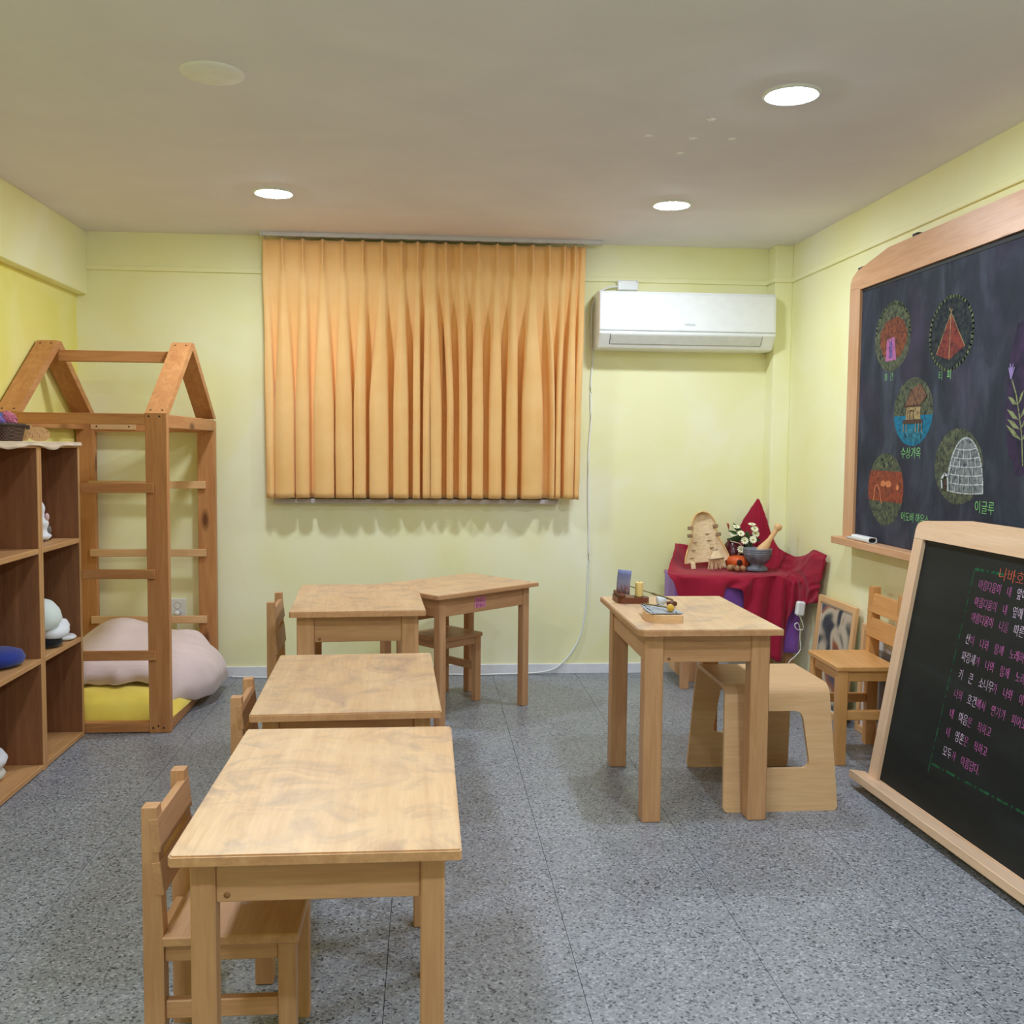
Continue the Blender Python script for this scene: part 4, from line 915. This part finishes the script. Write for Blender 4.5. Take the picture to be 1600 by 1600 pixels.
# ------------------------------------------------------------------ framed pictures leaning on the right wall
def artmat(name, cols, sc, seed):
    m, nt, b = newmat(name); b.inputs['Roughness'].default_value = 0.25
    v = coords(nt, (1, 1, 1), False); mp = N(nt, 'ShaderNodeMapping'); mp.inputs['Location'].default_value = (seed, seed*2, seed*0.7); nt.links.new(v, mp.inputs[0])
    f = tex(nt, mp.outputs[0], sc*0.8, 1, 0.4, 0.4)
    nt.links.new(ramp(nt, f, cols), b.inputs['Base Color']); return m
def frame(label, yA, yB, h, x_bot, x_top, mat_w, art):
    t = thing('picture_frame', label, 'picture', ((x_bot), (yA+yB)/2, 0.0), 0, 'framed pictures leaning by the right wall')
    w = yB-yA; ang = math.atan2(x_top-x_bot, h); t.rotation_euler = (0, ang, 0)
    e = 0.030; d = 0.018
    wbox('frame_bar', 'palepine', t, -d, 0, -w/2, -w/2+e, 0, h); wbox('frame_bar', 'palepine', t, -d, 0, w/2-e, w/2, 0, h)
    wbox('frame_bar', 'palepine', t, -d, 0, -w/2+e, w/2-e, 0, e); wbox('frame_bar', 'palepine', t, -d, 0, -w/2+e, w/2-e, h-e, h)
    pbox('mat_board', plain('white_mat', (228, 230, 236), 0.5, var=0.01), t, -0.008, -0.004, -w/2+e, w/2-e, e, h-e, 0)
    a = mat_w; pbox('artwork', art, t, -0.0095, -0.008, -w/2+e+a, w/2-e-a, e+a, h-e-a, 0)
    return t
A1 = artmat('muted_abstract_print', [(0.28, (44, 58, 66)), (0.40, (70, 86, 92)), (0.47, (196, 186, 164)), (0.56, (206, 196, 176)), (0.62, (160, 104, 70)), (0.72, (66, 74, 104))], 9, 3.3)
A2 = artmat('grey_abstract_print', [(0.3, (90, 84, 84)), (0.5, (150, 142, 138)), (0.65, (176, 160, 150)), (0.8, (120, 100, 92))], 11, 7.1)
frame('larger framed abstract print leaning on the right wall by the corner stand', 4.215, 4.635, 0.535, 1.862, 1.912, 0.008, A1)
frame('smaller framed print with a wide white mat behind the orange chair', 3.770, 4.180, 0.475, 1.905, 1.925, 0.055, A2)
# ------------------------------------------------------------------ wall chalkboard
wbd = thing('wall_chalkboard', 'large wall chalkboard with chalk drawings of dwellings on the right wall', 'chalkboard', (1.880, 0, 0))
yl, yr, zb0, zt0 = 4.352, 1.95, 0.845, 2.062        # left (far) and right (near) outer edges
def boardmat(name, c1, c2, c3, tint, base_rough=0.75):
    m, nt, b = newmat(name); b.inputs['Roughness'].default_value = base_rough; b.inputs['Specular IOR Level'].default_value = 0.25
    v = coords(nt, (1, 5, 2.2), False); f = tex(nt, v, 1.3, 5, 0.6, 0.5)
    c = ramp(nt, f, [(0.3, c1), (0.5, c2), (0.72, c3)])
    v2 = coords(nt, (1, 2, 2), False); c = mix(nt, ramp(nt, tex(nt, v2, 1.9, 3), [(0.5, (0, 0, 0, 1)), (0.75, (0.6, 0.6, 0.6, 1))]), c, tint)
    nt.links.new(c, b.inputs['Base Color']); return m
pbox('slate', boardmat('slate_chalk_dust', (32, 36, 45), (46, 51, 63), (72, 78, 92), (72, 60, 84)), wbd, 0.012, 0.030, yr, yl-0.05, zb0, zt0-0.03, 0)
MB().prism([(yl, zb0-0.006), (yl, 1.940), (yl-0.075, 1.940), (yl-0.105, 1.930), (yl-0.105, zb0-0.006)], 0.0, 0.048, 0).build('frame_stile', wood('boardframe', 2), wbd)
MB().prism([(yl, 1.941), (yl-0.004, 1.972), (yl-0.020, 1.992), (yl-0.070, 2.016), (yl-0.36, 2.062), (yr, 2.068), (yr, 1.943), (yl-0.104, 1.931), (yl-0.075, 1.941)], 0.0, 0.048, 0).build('frame_top', wood('boardframe', 1), wbd)
MB().prism([(yr, zb0), (yr, 1.942), (yr+0.10, 1.942), (yr+0.10, zb0)], 0.0, 0.048, 0).build('frame_stile', wood('boardframe', 2), wbd)
pbox('painted_shadow_line', M_BLACK, wbd, 0.010, 0.014, yr+0.1, yl-0.105, 1.918, 1.932, 0)  # solid black strip standing in for the shadow line under the top frame
wbox('chalk_tray', 'boardframe', wbd, -0.050, 0.048, yr, yl+0.010, 0.812, 0.843)
MB().box(0.02, 0.045, 3.79, 3.83, 2.066, 2.082, 0.001).build('bracket', M_BLACK, wbd)
BX = 0.0118
LY = [0]
def flat(name, polys, parent=wbd, x=BX):
    """polys: list of (points in (y,z), material); each a thin chalk layer lying on the board"""
    mb = MB(); mats = []
    for k, (pts, mat) in enumerate(polys):
        if mat not in mats: mats.append(mat)
        xx = x - 0.0002*(k+1)
        if isinstance(pts[0][0], (tuple, list)) or isinstance(pts[0], list):
            for quad in pts: 
                f = mb.bm.faces.new([mb.bm.verts.new((xx, p[0], p[1])) for p in quad]); f.material_index = mats.index(mat)
        else:
            f = mb.bm.faces.new([mb.bm.verts.new((xx, p[0], p[1])) for p in pts]); f.material_index = mats.index(mat)
    me_o = mb.build(name, mats, parent)
    return me_o
def ell(cy_, cz_, a, b, n=40, rot=0.0, jit=0.0):
    out = []
    for k in range(n):
        t_ = 2*PI*k/n; r = 1+jit*noise.noise(Vector((k*0.7, cy_, cz_)))
        u, v = a*r*math.cos(t_), b*r*math.sin(t_); out.append((cy_+u*math.cos(rot)-v*math.sin(rot), cz_+u*math.sin(rot)+v*math.cos(rot)))
    return out
def stroke(pts, w):
    q = []
    for (a, b) in zip(pts, pts[1:]):
        d = Vector((b[0]-a[0], b[1]-a[1])); 
        if d.length < 1e-6: continue
        n_ = Vector((-d.y, d.x)).normalized()*w/2; d2 = d.normalized()*w*0.25
        q.append([(a[0]+n_.x-d2.x, a[1]+n_.y-d2.y), (a[0]-n_.x-d2.x, a[1]-n_.y-d2.y), (b[0]-n_.x+d2.x, b[1]-n_.y+d2.y), (b[0]+n_.x+d2.x, b[1]+n_.y+d2.y)])
    return q
C_OL = chalk('olive_chalk', (116, 122, 92), 0.75); C_OLL = chalk('light_olive_chalk', (150, 160, 112), 0.62); C_OR = chalk('orange_chalk', (156, 92, 62), 0.8); C_RE = chalk('brick_chalk', (150, 74, 62), 0.85)
C_PK = chalk('pink_chalk', (192, 118, 168), 0.95); C_PU = chalk('violet_chalk', (136, 108, 176), 0.8); C_BR = chalk('brown_chalk', (146, 108, 82), 0.85); C_TAN = chalk('tan_chalk', (182, 158, 112), 0.85)
C_DB = chalk('dark_brown_chalk', (92, 72, 60), 0.95); C_BL = chalk('blue_chalk', (44, 126, 160), 0.9); C_BLL = chalk('light_blue_chalk', (70, 160, 186), 0.7); C_WH = chalk('white_chalk', (206, 214, 218), 0.95); C_GY = chalk('grey_chalk', (150, 158, 158), 0.8)
C_GR = plain('green_chalk', (132, 200, 120), 0.9, var=0.15); C_LO = chalk('bright_orange_chalk', (222, 140, 92), 0.95); C_LV = chalk('lavender_chalk', (158, 138, 190), 0.95); C_LF = chalk('leaf_chalk', (150, 158, 110), 0.9); C_VD = chalk('violet_dust', (76, 58, 84), 0.75, scale=12)
# hogan
cyh, czh = 3.952, 1.697
flat('chalk_drawing', [(ell(cyh, czh, 0.158, 0.142, 44, 0, .03), C_OL), (ell(cyh-0.008, czh-0.010, 0.118, 0.085, 40, 0, .08), C_OR), (stroke(ell(cyh, czh, 0.150, 0.134, 44, 0, .03)[:24], 0.010), C_OLL),
     ([(cyh+0.045, czh-0.010), (cyh-0.020, czh-0.004), (cyh-0.040, czh-0.098), (cyh+0.055, czh-0.098)], C_PK), ([(cyh+0.022, czh-0.02), (cyh+0.0, czh-0.018), (cyh-0.008, czh-0.088), (cyh+0.026, czh-0.088)], C_PU)])
# teepee
cyt, czt = 3.495, 1.660
flat('chalk_drawing', [(ell(cyt, czt, 0.152, 0.133, 44, 0, .02), chalk('dim_olive_chalk', (84, 90, 82), 0.6)), (stroke(ell(cyt, czt, 0.150, 0.131, 44, 0, .02)+[ell(cyt, czt, 0.150, 0.131, 44, 0, .02)[0]], 0.012), C_OLL),
     ([(cyt+0.004, czt+0.070), (cyt+0.098, czt-0.070), (cyt+0.004, czt-0.096), (cyt-0.100, czt-0.055)], C_RE), (stroke([(cyt+0.002, czt+0.072), (cyt+0.005, czt-0.096)], 0.005), C_TAN),
     (stroke([(cyt+0.098, czt-0.070), (cyt-0.006, czt+0.085)], 0.004), C_TAN), (stroke([(cyt-0.100, czt-0.055), (cyt+0.014, czt+0.092)], 0.004), C_TAN)])
# house on stilts
cys, czs = 3.758, 1.384
flat('chalk_drawing', [(ell(cys, czs, 0.157, 0.133, 44, 0, .02), C_OL), ([p for p in ell(cys, czs, 0.157, 0.133, 60) if p[1] < czs-0.008], C_BL), (ell(cys-0.01, czs-0.088, 0.085, 0.028), C_BLL),
     ([(cys+0.055, czs-0.036), (cys+0.055, czs+0.025), (cys-0.062, czs+0.025), (cys-0.062, czs-0.036)], C_TAN),
     ([(cys+0.068, czs+0.022), (cys+0.012, czs+0.088), (cys-0.058, czs+0.108), (cys-0.108, czs+0.058), (cys-0.040, czs+0.022)], C_BR), (stroke([(cys+0.068, czs+0.022), (cys+0.014, czs+0.088), (cys-0.040, czs+0.022)], 0.006), C_DB),
     (stroke([(cys-0.058, czs+0.108), (cys-0.108, czs+0.058), (cys-0.07, czs+0.03)], 0.006), C_DB), (stroke([(cys+0.070, czs+0.023), (cys-0.066, czs+0.023)], 0.008), C_DB),
     ([(cys+0.075, czs-0.030), (cys+0.075, czs-0.046), (cys-0.085, czs-0.046), (cys-0.080, czs-0.030)], C_DB), (stroke([(cys+0.02, czs-0.03), (cys+0.02, czs+0.005), (cys-0.008, czs+0.005), (cys-0.008, czs-0.03)], 0.004), C_DB)]
     + [(stroke([(cys+q, czs-0.046), (cys+q, czs-0.078)], 0.005), C_TAN) for q in (0.07, 0.045, -0.03, -0.055, -0.078)])
# igloo
cyi, czi = 3.412, 1.178
flat('chalk_drawing', [(ell(cyi, czi, 0.162, 0.136, 44, 0, .02), C_OL), ([(3.362+0.118*math.cos(a), 1.090+0.190*math.sin(a)) for a in [PI*k/26 for k in range(27)]], C_GY)]
     + [(stroke([(3.362+0.118*math.cos(a), 1.090+0.190*math.sin(a)) for a in [(PI)*k/26 for k in range(27)]], 0.006), C_WH)]
     + [(stroke([(3.362+(0.118*math.sqrt(max(0, 1-(lv/6.2)**2)))*c_, 1.090+0.190*lv/6.2-0.006*(1-c_*c_)) for c_ in [-1+2*k/14 for k in range(15)]], 0.005), C_WH) for lv in (0, 1, 2, 3, 4, 5)]
     + [(stroke([(3.362+(0.118*math.sqrt(max(0, 1-(lv/6.2)**2)))*c_, 1.085+0.190*lv/6.2), (3.362+(0.118*math.sqrt(max(0, 1-((lv+1)/6.2)**2)))*c_, 1.085+0.190*(lv+1)/6.2)], 0.0035), C_WH) for lv in range(5) for c_ in ([-0.75, -0.25, 0.3, 0.7] if lv % 2 else [-0.5, 0.05, 0.5, 0.9])]
     + [(stroke([(3.505, 1.098), (3.512, 1.130), (3.490, 1.150), (3.468, 1.142), (3.462, 1.090)], 0.010), C_WH), ([(3.495, 1.095), (3.492, 1.128), (3.476, 1.126), (3.474, 1.092)], C_DB)])
# adobe house
cya, cza = 3.970, 1.072
flat('chalk_drawing', [(ell(cya, cza, 0.158, 0.150, 44, 0, .02), C_OL), ([p for p in ell(cya, cza, 0.158, 0.150, 72) if -0.055 < p[1]-cza < 0.075], chalk('adobe_chalk', (158, 84, 58), 0.9)), (ell(cya+0.01, cza+0.112, 0.085, 0.022), C_OLL),
     (stroke([(cya+0.105, cza-0.05), (cya+0.092, cza+0.005), (cya+0.070, cza+0.018), (cya+0.048, cza-0.01), (cya+0.030, cza-0.06)], 0.007), C_LO),
     (ell(cya+0.02, cza+0.022, 0.022, 0.013), C_LO), (ell(cya-0.028, cza+0.022, 0.026, 0.014), C_LO), (ell(cya-0.02, cza-0.014, 0.034, 0.008), C_OR), (ell(cya-0.110, cza+0.012, 0.014, 0.012), C_LO), (stroke([(cya+0.06, cza+0.05), (cya+0.058, cza+0.08)], 0.006), C_LO)])
# lavender sprig and the violet dust round it
flat('chalk_drawing', [(ell(3.03, 1.42, 0.10, 0.26, 30, 0, .15), C_VD), (stroke([(3.105, 1.475), (3.075, 1.42), (3.055, 1.36), (3.035, 1.29), (3.022, 1.19)], 0.006), C_LF)]
     + [([(a[0], a[1]), ((a[0]+b[0])/2, (a[1]+b[1])/2-0.012), (b[0], b[1]), ((a[0]+b[0])/2+0.002, (a[1]+b[1])/2+0.010)], C_LF) for a, b in (((3.064, 1.385), (3.118, 1.412)), ((3.052, 1.335), (3.122, 1.372)), ((3.044, 1.305), (3.118, 1.340)), ((3.034, 1.270), (3.124, 1.322)), ((3.060, 1.385), (3.03, 1.43)), ((3.050, 1.335), (2.995, 1.40)), ((3.044, 1.305), (2.985, 1.36)), ((3.034, 1.27), (2.98, 1.31)))]
     + [(stroke([(3.103, 1.470), (3.103+d_, 1.505+0.012*(k % 2))], 0.006), C_LV) for k, d_ in enumerate((-0.016, -0.009, -0.002, 0.006, 0.013))])
for body, y_, z_, sz in (('호  건', 4.012, 1.520, 0.034), ('티   피', 3.572, 1.496, 0.036), ('수상가옥', 3.845, 1.205, 0.046), ('어도비 하우스', 3.825, 0.955, 0.040), ('이글루', 3.292, 1.024, 0.046)):
    text(body, 'chalk_lettering', C_GR, wbd, (BX-0.0005, y_, z_), (0, -1, 0), (0, 0, 1), sz*1.08, 0.0002, sx=0.9, thin=-0.0005)
# eraser on the tray
er = thing('white_case', 'small white open ended case lying on the chalk tray', 'case', (1.855, 4.085, 0.8435), 0.0)
mb = MB()
ov = [(0.019*math.copysign(abs(math.cos(a))**0.6, math.cos(a)), 0.0125+0.0125*math.copysign(abs(math.sin(a))**0.7, math.sin(a))) for a in [2*PI*k/32 for k in range(32)]]
ovi = [(p[0]*0.86, 0.0125+(p[1]-0.0125)*0.78) for p in ov]
rows = [[(p[0], 0.075, p[1]) for p in ov], [(p[0], -0.095, p[1]) for p in ov], [(p[0], -0.095, p[1]) for p in ovi], [(p[0], -0.05, p[1]) for p in ovi]]
mb.grid(rows, False, 0, True); mb.bm.faces.new([mb.bm.verts.new(p) for p in rows[0]]); mb.build('sleeve', M_WHITE, er)
MB().prism(ovi, -0.051, -0.088, 1).build('dark_core', M_BLACK, er)
ckp = MB().lathe([(0, 0), (0.005, 0), (0.005, 0.055), (0, 0.055)], 14, Matrix.Translation((1.852, 4.235, 0.8487)) @ Matrix.Rotation(PI/2, 4, 'X')).build('chalk_stick', plain('grey_chalk_stick', (200, 204, 204), 0.8)); tag(ckp, 'short pale chalk stick on the tray beside the white case', 'chalk')
# ------------------------------------------------------------------ easel blackboard
ez = thing('easel_blackboard', 'free standing easel blackboard with a handwritten poem at the right edge', 'blackboard')
B0 = Vector((1.604, 3.42, 0.064)); eu = Vector((0.1606, 0, 0.987)).normalized(); ev = Vector((0.04, -1, 0)); ev = (ev - eu*eu.dot(ev)).normalized(); en = ev.cross(eu)
ez.matrix_world = onplane(B0, ev, eu, en)      # local x runs along the board, y up its face, z out towards the room
EW = 1.24
def eprism(name, pts, z0, z1, mat): return MB().prism(pts, z0, z1, 2).build(name, mat, ez)
pbox('slate', boardmat('green_black_slate', (22, 27, 28), (28, 33, 34), (40, 46, 48), (34, 40, 42), 0.55), ez, 0.050, EW-0.05, -0.01, 0.885, -0.024, -0.014, 0)
eprism('frame_stile', [(0.0, -0.062), (0.058, -0.062), (0.058, 0.868), (0.0, 0.868)], -0.026, 0.0, wood('easel', 1))
eprism('frame_stile', [(EW-0.058, -0.062), (EW, -0.062), (EW, 0.868), (EW-0.058, 0.868)], -0.026, 0.0, wood('easel', 1))
eprism('frame_top', [(0.0, 0.869), (0.0, 0.900), (0.006, 0.917), (0.020, 0.928), (0.045, 0.934), (0.333, 0.957), (EW-0.333, 0.957), (EW-0.045, 0.934), (EW-0.02, 0.928), (EW-0.006, 0.917), (EW, 0.900), (EW, 0.869)], -0.026, 0.0, wood('easel', 0))
pbox('painted_shadow_strip', M_BLACK, ez, 0.058, EW-0.058, 0.860, 0.8686, -0.014, -0.011, 0)  # thin black strip, paints in the shade below the easel's top frame
MB().box(-0.045, EW+0.10, -0.036, -0.008, -0.012, 0.050, 0.002).build('ledge', wood('easel', 0), ez)
for x_ in (0.03, EW-0.07):
    Mx = Matrix.Translation((x_, 0.86, -0.030)) @ Matrix.Rotation(0.29, 4, 'X')
    MB().box(0, 0.04, -0.94, 0, -0.022, 0.0, 0.002, Mx).build('rear_leg', wood('easel', 1), ez)
MB().box(0.0, EW, -0.030, -0.004, -0.030, -0.013, 0.001).build('bottom_rail', wood('easel', 0), ez)
EB = (24, 29, 30)
K_MAG = plain('magenta_chalk', (204, 104, 176), 0.9, var=0.18); K_LIL = plain('lilac_chalk', (226, 194, 230), 0.9, var=0.18); K_ORG = plain('vermilion_chalk', (206, 92, 58), 0.9, var=0.18); K_GRN = chalk('jade_chalk', (50, 112, 72), 0.75, EB)
ZE = -0.0138
text('나바호족의 기도', 'chalk_lettering', K_ORG, ez, (0.498, 0.792, ZE), (1, 0, 0), (0, 1, 0), 0.046, 0.0002, thin=-0.0008)
lines = [(0.408, 0.752, [('아름다움이  내 ', 0), ('앞에', 1)]), (0.405, 0.696, [('아름다움이  내 ', 0), ('옆에', 1)]), (0.403, 0.645, [('아름다움이 나를 ', 0), ('따른다', 1)]),
         (0.396, 0.573, [('산', 1), ('이 나와 함께 노래하고', 0)]), (0.393, 0.515, [('파랑새', 1), ('가 나와 함께 노래하고', 0)]), (0.396, 0.456, [('키 큰 소나무', 1), ('가 나와 이야기하고', 0)]),
         (0.392, 0.392, [('나의 ', 0), ('호건', 1), ('에서 연기가 피어오르고', 0)]), (0.390, 0.326, [('내 ', 0), ('마음', 1), ('은  착하고', 0)]), (0.390, 0.265, [('내 ', 0), ('영혼', 1), ('은  착하고', 0)]), (0.392, 0.202, [('모두', 1), ('가 아름답다.', 0)])]
def twidth(s, size): return sum((0.92 if ord(ch_) > 0x2000 else 0.26) for ch_ in s)*size
for x_, y_, segs in lines:
    segs = [('    '.join(w_ for w_ in s_.replace('  ', ' ').split(' ')), k) for s_, k in segs]
    cx_ = x_; sz = 0.0365
    for s_, k in segs:
        text(s_, 'chalk_lettering', K_LIL if k else K_MAG, ez, (cx_, y_-0.004, ZE), (1, 0, 0), (0, 1, 0), sz*(1.06 if k else 1.0), 0.0002, sx=0.70, thin=-0.0006 if k else -0.0007)
        cx_ += twidth(s_, sz*(1.06 if k else 1.0))*0.70
def dash(ax, bx, w):
    out = []; a, b = Vector(ax), Vector(bx); L_ = (b-a).length; d = (b-a)/L_; n_ = Vector((-d.y, d.x))*w/2; s = 0.0
    while s < L_:
        for ln in (0.050, 0.010):
            p, q = a+d*s, a+d*min(L_, s+ln); out.append([(p+n_), (p-n_), (q-n_), (q+n_)]); s += ln+0.014
    return out
mb = MB()
for quad in dash((0.372, 0.806), (0.496, 0.808), 0.009) + dash((0.372, 0.800), (0.338, 0.160), 0.0055) + dash((0.345, 0.152), (EW-0.2, 0.172), 0.0075):
    mb.bm.faces.new([mb.bm.verts.new((p.x, p.y, ZE)) for p in quad])
mb.build('chalk_border', K_GRN, ez)

# lettering becomes plain mesh
bpy.context.view_layer.update()
dg = bpy.context.evaluated_depsgraph_get()
for o in TEXTS:
    me = bpy.data.meshes.new_from_object(o.evaluated_get(dg))
    nm = o.name.split('.')[0]; par, ml = o.parent, o.matrix_local.copy()
    bpy.data.objects.remove(o, do_unlink=True)
    n = bpy.data.objects.new(nm, me); COL.objects.link(n); n.parent = par; n.matrix_local = ml
